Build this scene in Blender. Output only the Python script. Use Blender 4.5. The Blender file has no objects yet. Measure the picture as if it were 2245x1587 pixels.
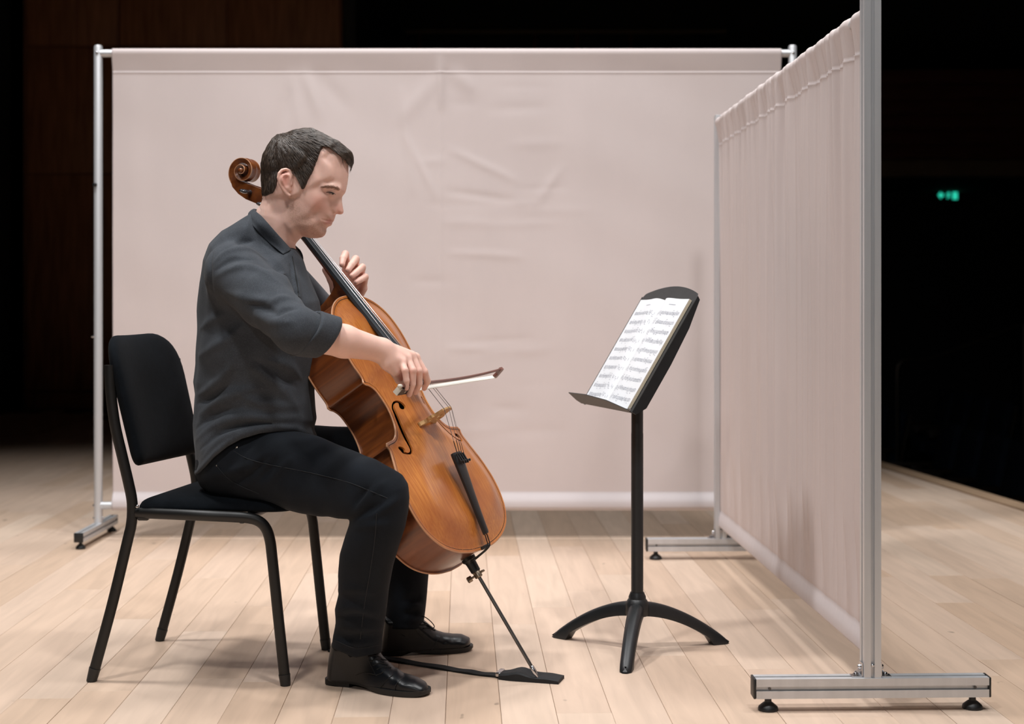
import bpy, bmesh, math, random
import numpy as np
from mathutils import Vector, Matrix
from mathutils.geometry import delaunay_2d_cdt

random.seed(7); RNG = np.random.default_rng(7)
SC = bpy.context.scene
COL = SC.collection

# ------------------------------------------------------------------ camera, world, lights, exposure
F = 3200.0; CX = 1122.5; HY = 672.0; HC = 0.95          # focal length in px of the 2245x1587 frame, horizon row, camera height
cam_d = bpy.data.cameras.new('camera'); cam = bpy.data.objects.new('camera', cam_d); COL.objects.link(cam)
cam_d.sensor_width = 36.0; cam_d.lens = F / 2245.0 * 36.0
cam_d.shift_y = -(793.5 - HY) / 2245.0
cam_d.clip_start = 0.05; cam_d.clip_end = 100
cam.location = (0, 0, HC); cam.rotation_euler = (math.pi / 2, 0, 0)
cam_d.dof.use_dof = True; cam_d.dof.focus_distance = 3.75; cam_d.dof.aperture_fstop = 3.2
SC.camera = cam

wd = bpy.data.worlds.new('hall_darkness'); SC.world = wd; wd.use_nodes = True
wd.node_tree.nodes['Background'].inputs[0].default_value = (0.8, 0.85, 1.0, 1)
wd.node_tree.nodes['Background'].inputs[1].default_value = 0.0      # closed hall: no sky, no ambient glow

SC.view_settings.view_transform = 'Standard'; SC.view_settings.look = 'None'
SC.view_settings.gamma = 1.0; SC.view_settings.use_curve_mapping = False
SC.view_settings.exposure = -0.08

def spot(name, loc, aim, power, size=0.25, angle=60, blend=0.6, color=(1, 0.99, 0.985)):
    l = bpy.data.lights.new(name, 'SPOT'); o = bpy.data.objects.new(name, l); COL.objects.link(o)
    l.energy = power; l.shadow_soft_size = size; l.spot_size = math.radians(angle); l.spot_blend = blend; l.color = color
    o.location = loc
    o.rotation_euler = (Vector(aim) - Vector(loc)).to_track_quat('-Z', 'Y').to_euler()
    return o
# theatre lanterns on the rig over the stage, all above or behind the frame
spot('stage_lantern_front_left_offscreen', (-1.9, 0.9, 6.6), (-0.7, 4.5, 0.0), 590, 0.25, 60, 1.0)
spot('stage_lantern_front_right_offscreen', (1.0, 1.1, 6.6), (0.1, 4.5, 0.0), 590, 0.25, 60, 1.0)
spot('stage_lantern_overhead_left_offscreen', (-2.4, 3.9, 6.4), (-0.3, 4.4, 0.2), 720, 0.3, 66)
spot('stage_lantern_overhead_middle_offscreen', (0.3, 3.7, 6.8), (0.1, 4.4, 0), 430, 0.3, 70)
spot('stage_lantern_overhead_right_offscreen', (2.5, 3.2, 6.6), (0.2, 4.3, 0), 400, 0.28, 66)
spot('stage_lantern_wing_offscreen', (-1.6, -5.2, 4.4), (0.0, 4.6, 0.7), 360, 0.2, 34, 0.9)      # wing lantern behind the camera: it throws the stand's shadow on the rear screen
spot('stage_lantern_rear_middle_offscreen', (0.0, 6.9, 6.8), (0.0, 5.2, 0), 330, 0.35, 70)
spot('stage_lantern_rear_left_offscreen', (-2.9, 6.6, 6.8), (-2.6, 6.2, 0), 380, 0.35, 62, 0.8)
spot('stage_lantern_rear_right_offscreen', (2.2, 6.8, 6.8), (1.4, 6.0, 0), 240, 0.35, 58, 0.8)

# ------------------------------------------------------------------ helpers
def W3(px, py, Y):
    """point in the room at depth Y on the line through a photo pixel"""
    return np.array([(px - CX) * Y / F, Y, HC - (py - HY) * Y / F])

def s2l(c):
    c = np.array(c, float) / 255.0
    return tuple(np.where(c <= 0.04045, c / 12.92, ((c + 0.055) / 1.055) ** 2.4))

MATS = {}
def mat(name, color, rough=0.5, metal=0.0, var=0.0, scale=20.0, bump=0.0, bscale=None, stretch=(1, 1, 1), coat=0.0,
        color2=None, sheen=0.0, spec=0.5, sss=0.0, emit=None, estr=0.0, detail=4.0, attr=None, rvar=0.0):
    m = bpy.data.materials.new(name); m.use_nodes = True; nt = m.node_tree; N = nt.nodes; L = nt.links
    b = N['Principled BSDF']
    b.inputs['Roughness'].default_value = rough; b.inputs['Metallic'].default_value = metal
    b.inputs['Coat Weight'].default_value = coat; b.inputs['Coat Roughness'].default_value = 0.12
    b.inputs['Sheen Weight'].default_value = sheen; b.inputs['Specular IOR Level'].default_value = spec
    c = tuple(color) + (1,); b.inputs['Base Color'].default_value = c
    if sss:
        b.inputs['Subsurface Weight'].default_value = sss; b.inputs['Subsurface Radius'].default_value = (0.010, 0.004, 0.002)
        b.inputs['Subsurface Scale'].default_value = 1.0
    if emit: b.inputs['Emission Color'].default_value = tuple(emit) + (1,); b.inputs['Emission Strength'].default_value = estr
    tc = N.new('ShaderNodeTexCoord'); mp = N.new('ShaderNodeMapping'); mp.inputs['Scale'].default_value = stretch
    L.new(tc.outputs['Object'], mp.inputs['Vector'])
    src = None
    if attr:
        at = N.new('ShaderNodeAttribute'); at.attribute_name = attr; src = at.outputs['Color']
    if var or color2 is not None:
        nz = N.new('ShaderNodeTexNoise'); nz.inputs['Scale'].default_value = scale; nz.inputs['Detail'].default_value = detail
        L.new(mp.outputs[0], nz.inputs['Vector'])
        rp = N.new('ShaderNodeMapRange'); rp.inputs['From Min'].default_value = 0.3; rp.inputs['From Max'].default_value = 0.7
        L.new(nz.outputs['Fac'], rp.inputs['Value'])
        mx = N.new('ShaderNodeMix'); mx.data_type = 'RGBA'
        if color2 is None:
            color2 = tuple(np.array(color) * (1 - var)); 
        if src is not None:
            mx.blend_type = 'MULTIPLY'; L.new(src, mx.inputs['A']); mx.inputs['Factor'].default_value = 1.0
            m2 = N.new('ShaderNodeMapRange'); m2.inputs['To Min'].default_value = 1 - var; L.new(nz.outputs['Fac'], m2.inputs['Value'])
            L.new(m2.outputs[0], mx.inputs['B'])
        else:
            mx.inputs['A'].default_value = c; mx.inputs['B'].default_value = tuple(color2) + (1,)
            L.new(rp.outputs[0], mx.inputs['Factor'])
        src = mx.outputs['Result']
        if rvar:
            rr = N.new('ShaderNodeMapRange'); rr.inputs['To Min'].default_value = rough - rvar; rr.inputs['To Max'].default_value = rough + rvar
            L.new(nz.outputs['Fac'], rr.inputs['Value']); L.new(rr.outputs[0], b.inputs['Roughness'])
    if src is not None: L.new(src, b.inputs['Base Color'])
    if bump:
        nb = N.new('ShaderNodeTexNoise'); nb.inputs['Scale'].default_value = bscale or scale; nb.inputs['Detail'].default_value = 3
        L.new(mp.outputs[0], nb.inputs['Vector'])
        bp = N.new('ShaderNodeBump'); bp.inputs['Strength'].default_value = bump; bp.inputs['Distance'].default_value = 0.002
        L.new(nb.outputs['Fac'], bp.inputs['Height']); L.new(bp.outputs[0], b.inputs['Normal'])
    MATS[name] = m
    return m

def weave(m, scale=900.0, strength=0.25, mixc=0.0, c2=(1, 1, 1)):
    """fine woven cloth relief on an existing material"""
    nt = m.node_tree; N = nt.nodes; L = nt.links; b = N['Principled BSDF']
    tc = N.new('ShaderNodeTexCoord'); nz = N.new('ShaderNodeTexNoise'); nz.inputs['Scale'].default_value = scale
    nz.inputs['Detail'].default_value = 2; L.new(tc.outputs['Object'], nz.inputs['Vector'])
    bp = N.new('ShaderNodeBump'); bp.inputs['Strength'].default_value = strength; bp.inputs['Distance'].default_value = 0.001
    L.new(nz.outputs['Fac'], bp.inputs['Height'])
    if b.inputs['Normal'].is_linked: L.new(b.inputs['Normal'].links[0].from_socket, bp.inputs['Normal'])
    L.new(bp.outputs[0], b.inputs['Normal'])
    if mixc:
        mx = N.new('ShaderNodeMix'); mx.data_type = 'RGBA'; mx.inputs['B'].default_value = tuple(c2) + (1,)
        if b.inputs['Base Color'].is_linked: L.new(b.inputs['Base Color'].links[0].from_socket, mx.inputs['A'])
        else: mx.inputs['A'].default_value = b.inputs['Base Color'].default_value
        mr = N.new('ShaderNodeMapRange'); mr.inputs['From Min'].default_value = 0.5; mr.inputs['From Max'].default_value = 0.75
        mr.inputs['To Max'].default_value = mixc; L.new(nz.outputs['Fac'], mr.inputs['Value']); L.new(mr.outputs[0], mx.inputs['Factor'])
        L.new(mx.outputs['Result'], b.inputs['Base Color'])

def empty(name, loc, label=None, cat=None, group=None, kind=None):
    o = bpy.data.objects.new(name, None); COL.objects.link(o); o.location = loc; o.empty_display_size = 0.1
    tag(o, label, cat, group, kind); return o

def tag(o, label=None, cat=None, group=None, kind=None):
    if label: o['label'] = label
    if cat: o['category'] = cat
    if group: o['group'] = group
    if kind: o['kind'] = kind
    return o

def base(o):
    v = Vector((0, 0, 0))
    while o is not None: v += o.location; o = o.parent
    return v

def obj(name, verts, faces, m, parent=None, smooth=True, angle=None):
    """one mesh object from world-space vertices"""
    verts = np.asarray(verts, float)
    if parent is not None: verts = verts - np.array(base(parent))
    me = bpy.data.meshes.new(name)
    if isinstance(faces, np.ndarray): faces = faces.tolist()
    me.from_pydata(verts.tolist(), [], faces); me.update()
    if m is not None: me.materials.append(MATS[m] if isinstance(m, str) else m)
    o = bpy.data.objects.new(name, me); COL.objects.link(o)
    if parent is not None: o.parent = parent
    if smooth:
        me.polygons.foreach_set('use_smooth', np.ones(len(me.polygons), bool))
        if angle: me.set_sharp_from_angle(angle=math.radians(angle))
    return o

class MB:
    """collects shapes; build() links them as one mesh object"""
    def __init__(s): s.v = []; s.f = []; s.n = 0
    def add(s, v, f):
        v = np.asarray(v, float); s.v.append(v); s.f += [[i + s.n for i in q] for q in f]; s.n += len(v); return s
    def box(s, c, d, R=None, bev=0.0):
        bm = bmesh.new(); bmesh.ops.create_cube(bm, size=1.0)
        for q in bm.verts: q.co = Vector((q.co.x * d[0], q.co.y * d[1], q.co.z * d[2]))
        if bev: bmesh.ops.bevel(bm, geom=bm.edges[:], offset=bev, segments=2, affect='EDGES', profile=0.5)
        bm.verts.ensure_lookup_table()
        v = np.array([q.co[:] for q in bm.verts]); f = [[x.index for x in q.verts] for q in bm.faces]; bm.free()
        if R is not None: v = v @ np.asarray(R).T
        return s.add(v + np.asarray(c), f)
    def tube(s, pts, r, n=12, cap=True, smooth=0, flat=None):
        """tube along points; r number or list; flat=(up vector, ratio) squashes the section along up"""
        P = np.asarray(pts, float); r = np.broadcast_to(np.asarray(r, float), (len(P),)).copy()
        if smooth: P, r = catmull(P, smooth, r)
        T = np.gradient(P, axis=0); T /= np.linalg.norm(T, axis=1)[:, None] + 1e-12
        up = np.array([0, 0, 1.0]) if abs(T[0][2]) < 0.9 else np.array([1.0, 0, 0])
        if flat is not None: up = np.asarray(flat[0], float)
        v = []; a = np.linspace(0, 2 * np.pi, n, endpoint=False)
        U = up - T[0] * (up @ T[0]); U /= np.linalg.norm(U)
        for i in range(len(P)):
            U = U - T[i] * (U @ T[i]); U /= np.linalg.norm(U); V = np.cross(T[i], U)
            ku = flat[1] if flat is not None else 1.0
            v.append(P[i] + r[i] * (np.cos(a)[:, None] * U * ku + np.sin(a)[:, None] * V))
        v = np.concatenate(v); f = []
        for i in range(len(P) - 1):
            for j in range(n):
                k = (j + 1) % n; f.append([i * n + j, i * n + k, (i + 1) * n + k, (i + 1) * n + j])
        if cap:
            f.append(list(range(n))[::-1]); f.append([(len(P) - 1) * n + j for j in range(n)])
        return s.add(v, f)
    def prism(s, poly, O, U, V, Nn, t0, t1):
        """2D polygon (may be concave) in frame O,U,V pushed from t0 to t1 along Nn"""
        poly = np.asarray(poly, float); n = len(poly); O, U, V, Nn = map(np.asarray, (O, U, V, Nn))
        b = O + poly[:, :1] * U + poly[:, 1:] * V
        v = np.concatenate([b + Nn * t0, b + Nn * t1])
        f = [[i, (i + 1) % n, n + (i + 1) % n, n + i] for i in range(n)] + [list(range(n))[::-1], [n + i for i in range(n)]]
        return s.add(v, f)
    def lathe(s, prof, O, A, n=20):
        """profile (radius, height) turned about axis A at O"""
        A = np.asarray(A, float); A = A / np.linalg.norm(A); O = np.asarray(O, float)
        u = np.array([1.0, 0, 0]) if abs(A[0]) < 0.8 else np.array([0, 1.0, 0]); u -= A * (u @ A); u /= np.linalg.norm(u); w = np.cross(A, u)
        a = np.linspace(0, 2 * np.pi, n, endpoint=False); v = []
        for r, h in prof: v.append(O + A * h + r * (np.cos(a)[:, None] * u + np.sin(a)[:, None] * w))
        f = []
        for i in range(len(prof) - 1):
            for j in range(n): k = (j + 1) % n; f.append([i * n + j, i * n + k, (i + 1) * n + k, (i + 1) * n + j])
        f.append(list(range(n))[::-1]); f.append([(len(prof) - 1) * n + j for j in range(n)])
        return s.add(np.concatenate(v), f)
    def build(s, name, m, parent=None, smooth=True, angle=40):
        o = obj(name, np.concatenate(s.v), s.f, m, parent, smooth, angle)
        bm = bmesh.new(); bm.from_mesh(o.data); bmesh.ops.recalc_face_normals(bm, faces=bm.faces[:]); bm.to_mesh(o.data); bm.free()
        return o

def catmull(P, k, r=None):
    P = np.asarray(P, float); n = len(P); Q = np.concatenate([[2 * P[0] - P[1]], P, [2 * P[-1] - P[-2]]]); out = []; ro = []
    for i in range(n - 1):
        p0, p1, p2, p3 = Q[i:i + 4]
        for t in np.linspace(0, 1, k, endpoint=False):
            out.append(0.5 * (2 * p1 + (p2 - p0) * t + (2 * p0 - 5 * p1 + 4 * p2 - p3) * t * t + (3 * p1 - p0 - 3 * p2 + p3) * t ** 3))
            if r is not None: ro.append(r[i] * (1 - t) + r[i + 1] * t)
    out.append(P[-1])
    if r is not None: ro.append(r[-1]); return np.array(out), np.array(ro)
    return np.array(out)

def grid_faces(nu, nv):
    i = np.arange(nu - 1)[:, None] * nv + np.arange(nv - 1)[None, :]
    return np.stack([i, i + nv, i + nv + 1, i + 1], -1).reshape(-1, 4)

def inpoly(P, poly):
    x, y = P[..., 0], P[..., 1]; c = np.zeros(x.shape, bool); n = len(poly)
    for i in range(n):
        x1, y1 = poly[i]; x2, y2 = poly[(i + 1) % n]
        if y1 == y2: continue
        c ^= ((y1 > y) != (y2 > y)) & (x < (x2 - x1) * (y - y1) / (y2 - y1) + x1)
    return c

def polydist(P, poly, closed=True):
    d = np.full(P.shape[:-1], 1e9); n = len(poly)
    for i in range(n if closed else n - 1):
        a = poly[i]; b = poly[(i + 1) % n]; ab = b - a; L2 = ab @ ab + 1e-18
        t = np.clip(((P - a) @ ab) / L2, 0, 1); d = np.minimum(d, np.linalg.norm(P - a - t[..., None] * ab, axis=-1))
    return d

def cdt(outer, holes, pts):
    """triangles of a 2D region with holes; returns points, faces"""
    vs = []; es = []
    for loop in [outer] + list(holes):
        k = len(vs); vs += [Vector(q) for q in loop]; es += [(k + i, k + (i + 1) % len(loop)) for i in range(len(loop))]
    vs += [Vector(q) for q in pts]
    r = delaunay_2d_cdt(vs, es, [], 0, 1e-7)
    v = np.array([q[:] for q in r[0]]); f = np.array([list(q) for q in r[2]])
    c = v[f].mean(1); k = inpoly(c, np.asarray(outer))
    for h in holes: k &= ~inpoly(c, np.asarray(h))
    return v, f[k]

# ---- implicit surfaces (numpy surface nets)
def smin(a, b, k):
    h = np.clip(0.5 + 0.5 * (b - a) / k, 0, 1); return b + (a - b) * h - k * h * (1 - h)
def smax(a, b, k): return -smin(-a, -b, k)
def rcone(P, a, b, ra, rb):
    a = np.asarray(a); ab = np.asarray(b) - a; t = np.clip(((P - a) @ ab) / (ab @ ab + 1e-12), 0, 1)
    return np.linalg.norm(P - a - t[:, None] * ab, axis=1) - (ra + (rb - ra) * t)
def chain(P, pts, rs, k=0.0):
    d = None
    for i in range(len(pts) - 1):
        e = rcone(P, pts[i], pts[i + 1], rs[i], rs[i + 1]); d = e if d is None else (smin(d, e, k) if k else np.minimum(d, e))
    return d
def ellip(P, c, r):
    q = (P - np.asarray(c)) / np.asarray(r); k = np.linalg.norm(q, axis=1); return (k - 1) * min(r)

class Inflate:
    """solid whose side-view outline is a polygon; controls (px,py,Ymid,halfwidth,rounding) give its thickness"""
    def __init__(s, poly, ctrl, bw, res=0.004):
        ctrl = np.asarray(ctrl, float); s.bw = bw
        def fld(q):  # q in px
            w = np.exp(-((q[..., None, :] - ctrl[:, :2]) ** 2).sum(-1) / (2 * bw * bw)) + 1e-12
            w2 = 1.0 / (((q[..., None, :] - ctrl[:, :2]) ** 2).sum(-1) + bw * bw) ** 2 * 1e-3
            w = w + w2
            return (w[..., None] * ctrl[:, 2:5]).sum(-2) / w.sum(-1)[..., None]
        poly = np.asarray(poly, float); ym = fld(poly)[:, 0]
        pts = np.stack([(poly[:, 0] - CX) * ym / F, HC - (poly[:, 1] - HY) * ym / F], 1)
        s.poly = pts; s.ymean = ym.mean()
        lo = pts.min(0) - 0.05; hi = pts.max(0) + 0.05; s.lo = lo; s.res = res
        n = np.ceil((hi - lo) / res).astype(int) + 1
        gx, gz = np.meshgrid(lo[0] + res * np.arange(n[0]), lo[1] + res * np.arange(n[1]), indexing='ij')
        G = np.stack([gx, gz], -1); d = polydist(G, pts); d = np.where(inpoly(G, pts), d, -d)
        ymg = np.full(gx.shape, s.ymean)
        for _ in range(3):
            q = np.stack([CX + F * gx / ymg, HY - F * (gz - HC) / ymg], -1); fl = fld(q); ymg = fl[..., 0]
        s.g = np.stack([d, fl[..., 0], fl[..., 1], fl[..., 2]], -1); s.n = n
    def fields(s, P):
        u = (P[:, [0, 2]] - s.lo) / s.res; u = np.clip(u, 0, s.n - 1.001); i = u.astype(int); t = u - i
        g = s.g; a = t[:, :1]; b = t[:, 1:]
        return (g[i[:, 0], i[:, 1]] * (1 - a) * (1 - b) + g[i[:, 0] + 1, i[:, 1]] * a * (1 - b)
                + g[i[:, 0], i[:, 1] + 1] * (1 - a) * b + g[i[:, 0] + 1, i[:, 1] + 1] * a * b)
    def __call__(s, P, grow=0.0):
        g = s.fields(P); d = g[:, 0] + grow; W = g[:, 2] + grow; D = g[:, 3]
        e = np.sqrt((np.abs(P[:, 1] - g[:, 1]) / W) ** 2 + np.maximum(0, 1 - d / D) ** 2) - 1
        return e * np.minimum(W, D)

def surfnets(f, lo, hi, h, margin=1.6):
    lo = np.asarray(lo, float); hi = np.asarray(hi, float); B = 8
    nb = np.ceil((hi - lo) / (h * B)).astype(int); n = nb * B + 1
    c = np.stack(np.meshgrid(*[lo[k] + h * B * (np.arange(nb[k]) + 0.5) for k in range(3)], indexing='ij'), -1)
    fc = f(c.reshape(-1, 3)).reshape(nb)
    V = np.ones(n, np.float32)
    V[:-1, :-1, :-1] = np.sign(fc).repeat(B, 0).repeat(B, 1).repeat(B, 2)
    act = np.argwhere(np.abs(fc) < h * B * 0.87 * margin)
    o = np.stack(np.meshgrid(*[np.arange(B + 1)] * 3, indexing='ij'), -1).reshape(-1, 3)
    for s0 in range(0, len(act), 400):
        idx = (act[s0:s0 + 400, None, :] * B + o[None]).reshape(-1, 3)
        V[idx[:, 0], idx[:, 1], idx[:, 2]] = f(lo + idx * h)
    S = V < 0
    cnt = np.zeros(n - 1, np.int8)
    for dx in (0, 1):
        for dy in (0, 1):
            for dz in (0, 1): cnt += S[dx:n[0] - 1 + dx, dy:n[1] - 1 + dy, dz:n[2] - 1 + dz]
    cells = np.argwhere((cnt > 0) & (cnt < 8)); ids = np.full(n - 1, -1, np.int32); ids[tuple(cells.T)] = np.arange(len(cells))
    acc = np.zeros((len(cells), 3)); num = np.zeros(len(cells))
    cr = [(0, 0, 0), (1, 0, 0), (0, 1, 0), (1, 1, 0), (0, 0, 1), (1, 0, 1), (0, 1, 1), (1, 1, 1)]
    vals = [V[tuple((cells + np.array(q)).T)] for q in cr]
    for a in range(8):
        for b in range(a + 1, 8):
            if bin(a ^ b).count('1') != 1: continue
            va, vb = vals[a], vals[b]; k = (va < 0) != (vb < 0)
            t = np.where(k, va / np.where(k, va - vb, 1), 0)
            pa = np.array(cr[a], float); pb = np.array(cr[b], float)
            acc += np.where(k[:, None], pa + t[:, None] * (pb - pa), 0); num += k
    verts = lo + h * (cells + acc / num[:, None])
    faces = []
    for ax in range(3):
        b, c2 = (ax + 1) % 3, (ax + 2) % 3
        sl0 = [slice(None)] * 3; sl1 = [slice(None)] * 3; sl0[ax] = slice(0, -1); sl1[ax] = slice(1, None)
        e = S[tuple(sl0)] != S[tuple(sl1)]; p = np.argwhere(e)
        p = p[(p[:, b] > 0) & (p[:, c2] > 0) & (p[:, b] < n[b] - 1) & (p[:, c2] < n[c2] - 1)]
        inside = S[tuple(p.T)]
        def at(db, dc):
            q = p.copy(); q[:, b] += db; q[:, c2] += dc; return ids[tuple(q.T)]
        q = np.stack([at(-1, -1), at(0, -1), at(0, 0), at(-1, 0)], 1)
        q[~inside] = q[~inside][:, ::-1]; faces.append(q[(q >= 0).all(1)])
    return verts, np.concatenate(faces)

def lap(v, f, n=2, lam=0.5):
    """gentle Laplacian smoothing of a quad mesh"""
    e = np.concatenate([f[:, [0, 1]], f[:, [1, 2]], f[:, [2, 3]], f[:, [3, 0]]])
    for _ in range(n):
        a = np.zeros_like(v); c = np.zeros(len(v))
        for i, j in ((0, 1), (1, 0)):
            for k in range(3): a[:, k] += np.bincount(e[:, i], v[e[:, j], k], len(v))
            c += np.bincount(e[:, i], minlength=len(v))
        v = v + lam * (a / np.maximum(c, 1)[:, None] - v)
    return v

def raycast(f, px, py, y0=2.9, y1=4.6):
    """where the sight line of a photo pixel first meets solid f"""
    d = np.array([(px - CX) / F, 1.0, -(py - HY) / F]); ts = np.arange(y0, y1, 0.003)
    P = np.array([0, 0, HC]) + ts[:, None] * d; v = f(P); k = np.argmax(v < 0)
    if v[k] >= 0: return None
    return P[k]

# ------------------------------------------------------------------ materials of the setting and furniture
def plank_material():
    m = bpy.data.materials.new('maple_stage_board'); m.use_nodes = True; N = m.node_tree.nodes; L = m.node_tree.links; b = N['Principled BSDF']
    oi = N.new('ShaderNodeObjectInfo'); ge = N.new('ShaderNodeNewGeometry'); ad = N.new('ShaderNodeMath'); ad.operation = 'ADD'
    L.new(oi.outputs['Random'], ad.inputs[0]); L.new(ge.outputs['Random Per Island'], ad.inputs[1])
    fr = N.new('ShaderNodeMath'); fr.operation = 'FRACT'; L.new(ad.outputs[0], fr.inputs[0])
    cr = N.new('ShaderNodeValToRGB'); e = cr.color_ramp.elements
    e[0].color = s2l((204, 176, 152)) + (1,); e[1].color = s2l((216, 193, 173)) + (1,)
    k = e.new(0.35); k.color = s2l((209, 183, 161)) + (1,); k = e.new(0.7); k.color = s2l((213, 188, 168)) + (1,)
    L.new(fr.outputs[0], cr.inputs['Fac'])
    tc = N.new('ShaderNodeTexCoord'); mp = N.new('ShaderNodeMapping'); mp.inputs['Scale'].default_value = (26, 2.2, 26)
    cm = N.new('ShaderNodeCombineXYZ'); mu = N.new('ShaderNodeMath'); mu.operation = 'MULTIPLY'; mu.inputs[1].default_value = 37.0
    L.new(fr.outputs[0], mu.inputs[0]); L.new(mu.outputs[0], cm.inputs['Z']); L.new(mu.outputs[0], cm.inputs['X'])
    va = N.new('ShaderNodeVectorMath'); L.new(mp.outputs[0], va.inputs[0]); L.new(cm.outputs[0], va.inputs[1])
    L.new(tc.outputs['Object'], mp.inputs['Vector'])
    nz = N.new('ShaderNodeTexNoise'); nz.inputs['Scale'].default_value = 1.0; nz.inputs['Detail'].default_value = 7; nz.inputs['Distortion'].default_value = 0.7
    L.new(va.outputs[0], nz.inputs['Vector'])
    mr = N.new('ShaderNodeMapRange'); mr.inputs['From Min'].default_value = 0.35; mr.inputs['From Max'].default_value = 0.75; mr.inputs['To Min'].default_value = 1.03; mr.inputs['To Max'].default_value = 0.86
    L.new(nz.outputs['Fac'], mr.inputs['Value'])
    mx = N.new('ShaderNodeMix'); mx.data_type = 'RGBA'; mx.blend_type = 'MULTIPLY'; mx.inputs['Factor'].default_value = 1
    L.new(cr.outputs[0], mx.inputs['A']); L.new(mr.outputs[0], mx.inputs['B'])
    # small dark scuffs and knots
    vo = N.new('ShaderNodeTexNoise'); vo.inputs['Scale'].default_value = 9.0; vo.inputs['Detail'].default_value = 2
    gp = N.new('ShaderNodeVectorMath'); L.new(ge.outputs['Position'], gp.inputs[0]); gp.operation = 'MULTIPLY'; gp.inputs[1].default_value = (2.2, 1.0, 1.0)
    L.new(gp.outputs[0], vo.inputs['Vector'])
    m2 = N.new('ShaderNodeMapRange'); m2.inputs['From Min'].default_value = 0.735; m2.inputs['From Max'].default_value = 0.78; m2.inputs['To Min'].default_value = 1.0; m2.inputs['To Max'].default_value = 0.6
    L.new(vo.outputs['Fac'], m2.inputs['Value'])
    mx2 = N.new('ShaderNodeMix'); mx2.data_type = 'RGBA'; mx2.blend_type = 'MULTIPLY'; mx2.inputs['Factor'].default_value = 1
    L.new(mx.outputs['Result'], mx2.inputs['A']); L.new(m2.outputs[0], mx2.inputs['B'])
    L.new(mx2.outputs['Result'], b.inputs['Base Color'])
    rr = N.new('ShaderNodeMapRange'); rr.inputs['To Min'].default_value = 0.42; rr.inputs['To Max'].default_value = 0.58; L.new(nz.outputs['Fac'], rr.inputs['Value'])
    L.new(rr.outputs[0], b.inputs['Roughness']); b.inputs['Specular IOR Level'].default_value = 0.35
    MATS['plank'] = m
plank_material()
mat('floor_gap', (0.22, 0.13, 0.08), 0.8)
mat('edge_board', s2l((196, 165, 135)), 0.5, var=0.2, scale=6, stretch=(1, 8, 1))
mat('dark_wood', s2l((178, 120, 78)), 0.55, color2=s2l((136, 88, 56)), scale=3.0, stretch=(9, 9, 0.7), detail=6)
mat('dark_wood_joint', s2l((136, 88, 56)), 0.7, var=.2, scale=4)
mat('black_cloth', (0.006, 0.006, 0.007), 0.95, var=0.3, scale=8)
mat('hall_wall', (0.030, 0.030, 0.032), 0.8, var=0.3, scale=2)
mat('hall_wood', s2l((120, 58, 42)), 0.6, var=0.35, scale=3, stretch=(0.6, 1, 10))
mat('hall_beam', s2l((150, 130, 100)), 0.7, var=0.2, scale=4)
mat('seat_cloth', (0.014, 0.024, 0.050), 0.95, var=0.3, scale=30)
mat('seat_shell', (0.035, 0.02, 0.013), 0.5, var=0.3, scale=8)
mat('rail_metal', (0.07, 0.06, 0.05), 0.4, 0.8, var=0.1)
mat('exit_case', (0.004, 0.01, 0.008), 0.5, var=0.1)
mat('exit_glow', (0.02, 0.5, 0.35), 0.5, emit=(0.03, 0.75, 0.50), estr=0.9)
mat('aluminium', (0.66, 0.67, 0.69), 0.42, 0.45, var=0.10, scale=40, stretch=(1, 1, 0.05), bump=0.03, bscale=200)
mat('slot_dark', (0.14, 0.138, 0.136), 0.6, 0.3, var=0.2)
mat('bolt_steel', (0.62, 0.62, 0.64), 0.25, 1.0, var=0.1)
mat('black_plastic', (0.012, 0.013, 0.014), 0.45, var=0.2, scale=30)
mat('muslin', s2l((211, 199, 197)), 0.95, var=0.05, scale=3.5, spec=0.15, bump=0.15, bscale=14, stretch=(1, 1, 0.5)); weave(MATS['muslin'], 700, 0.12)
mat('muslin_hem', s2l((213, 206, 208)), 0.95, var=0.04, scale=5, spec=0.15)
mat('chair_frame', (0.006, 0.006, 0.006), 0.45, var=0.2, scale=40)
mat('chair_cloth', (0.0042, 0.0060, 0.0085), 0.97, var=0.3, scale=60, sheen=0.012, spec=0.12); weave(MATS['chair_cloth'], 500, 0.4)
mat('stand_black', (0.012, 0.014, 0.016), 0.42, var=0.25, scale=60, bump=0.08, bscale=300)
mat('stand_matt', (0.045, 0.045, 0.047), 0.55, var=0.15, scale=60, bump=0.1, bscale=300)
mat('paper', s2l((236, 238, 242)), 0.75, var=0.03, scale=8)
mat('paper_edge', s2l((226, 214, 190)), 0.8, var=0.2, scale=60, stretch=(1, 1, 40))
mat('print_ink', s2l((172, 175, 186)), 0.8, var=0.2, scale=90)

# ------------------------------------------------------------------ stage floor
BD = np.array([-0.034, 1.0, 0]); BD /= np.linalg.norm(BD); BC = np.array([BD[1], -BD[0], 0])
PW = 0.1295
E0 = np.array([2.257, 8.94]); E1 = np.array([2.463, 7.02]); ed = (E1 - E0) / np.linalg.norm(E1 - E0); en = np.array([-ed[1], ed[0]])
if en[0] < 0: en = -en                                    # outward, to the auditorium
def edge_s(q): return (np.asarray(q)[..., :2] - E0) @ en  # >0 beyond the stage edge
floor = empty('floor', (0, 6, 0), kind='structure')
m = MB(); YB = 13.6
p = [np.array([-7.5, 0.8]), np.array([-7.5, YB])]
tq = (YB - E0[1]) / ed[1]; p.append(E0 + ed * tq); tq = (0.8 - E0[1]) / ed[1]; p.append(E0 + ed * tq)
m.prism([q for q in p], (0, 0, 0), (1, 0, 0), (0, 1, 0), (0, 0, 1), -0.20, -0.012); m.build('subfloor', 'floor_gap', floor, False)
u_ref = np.array([-0.1557, 3.4235, 0]) @ BC; gap = 0.0009; ch = 0.0009; TH = 0.012
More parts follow.
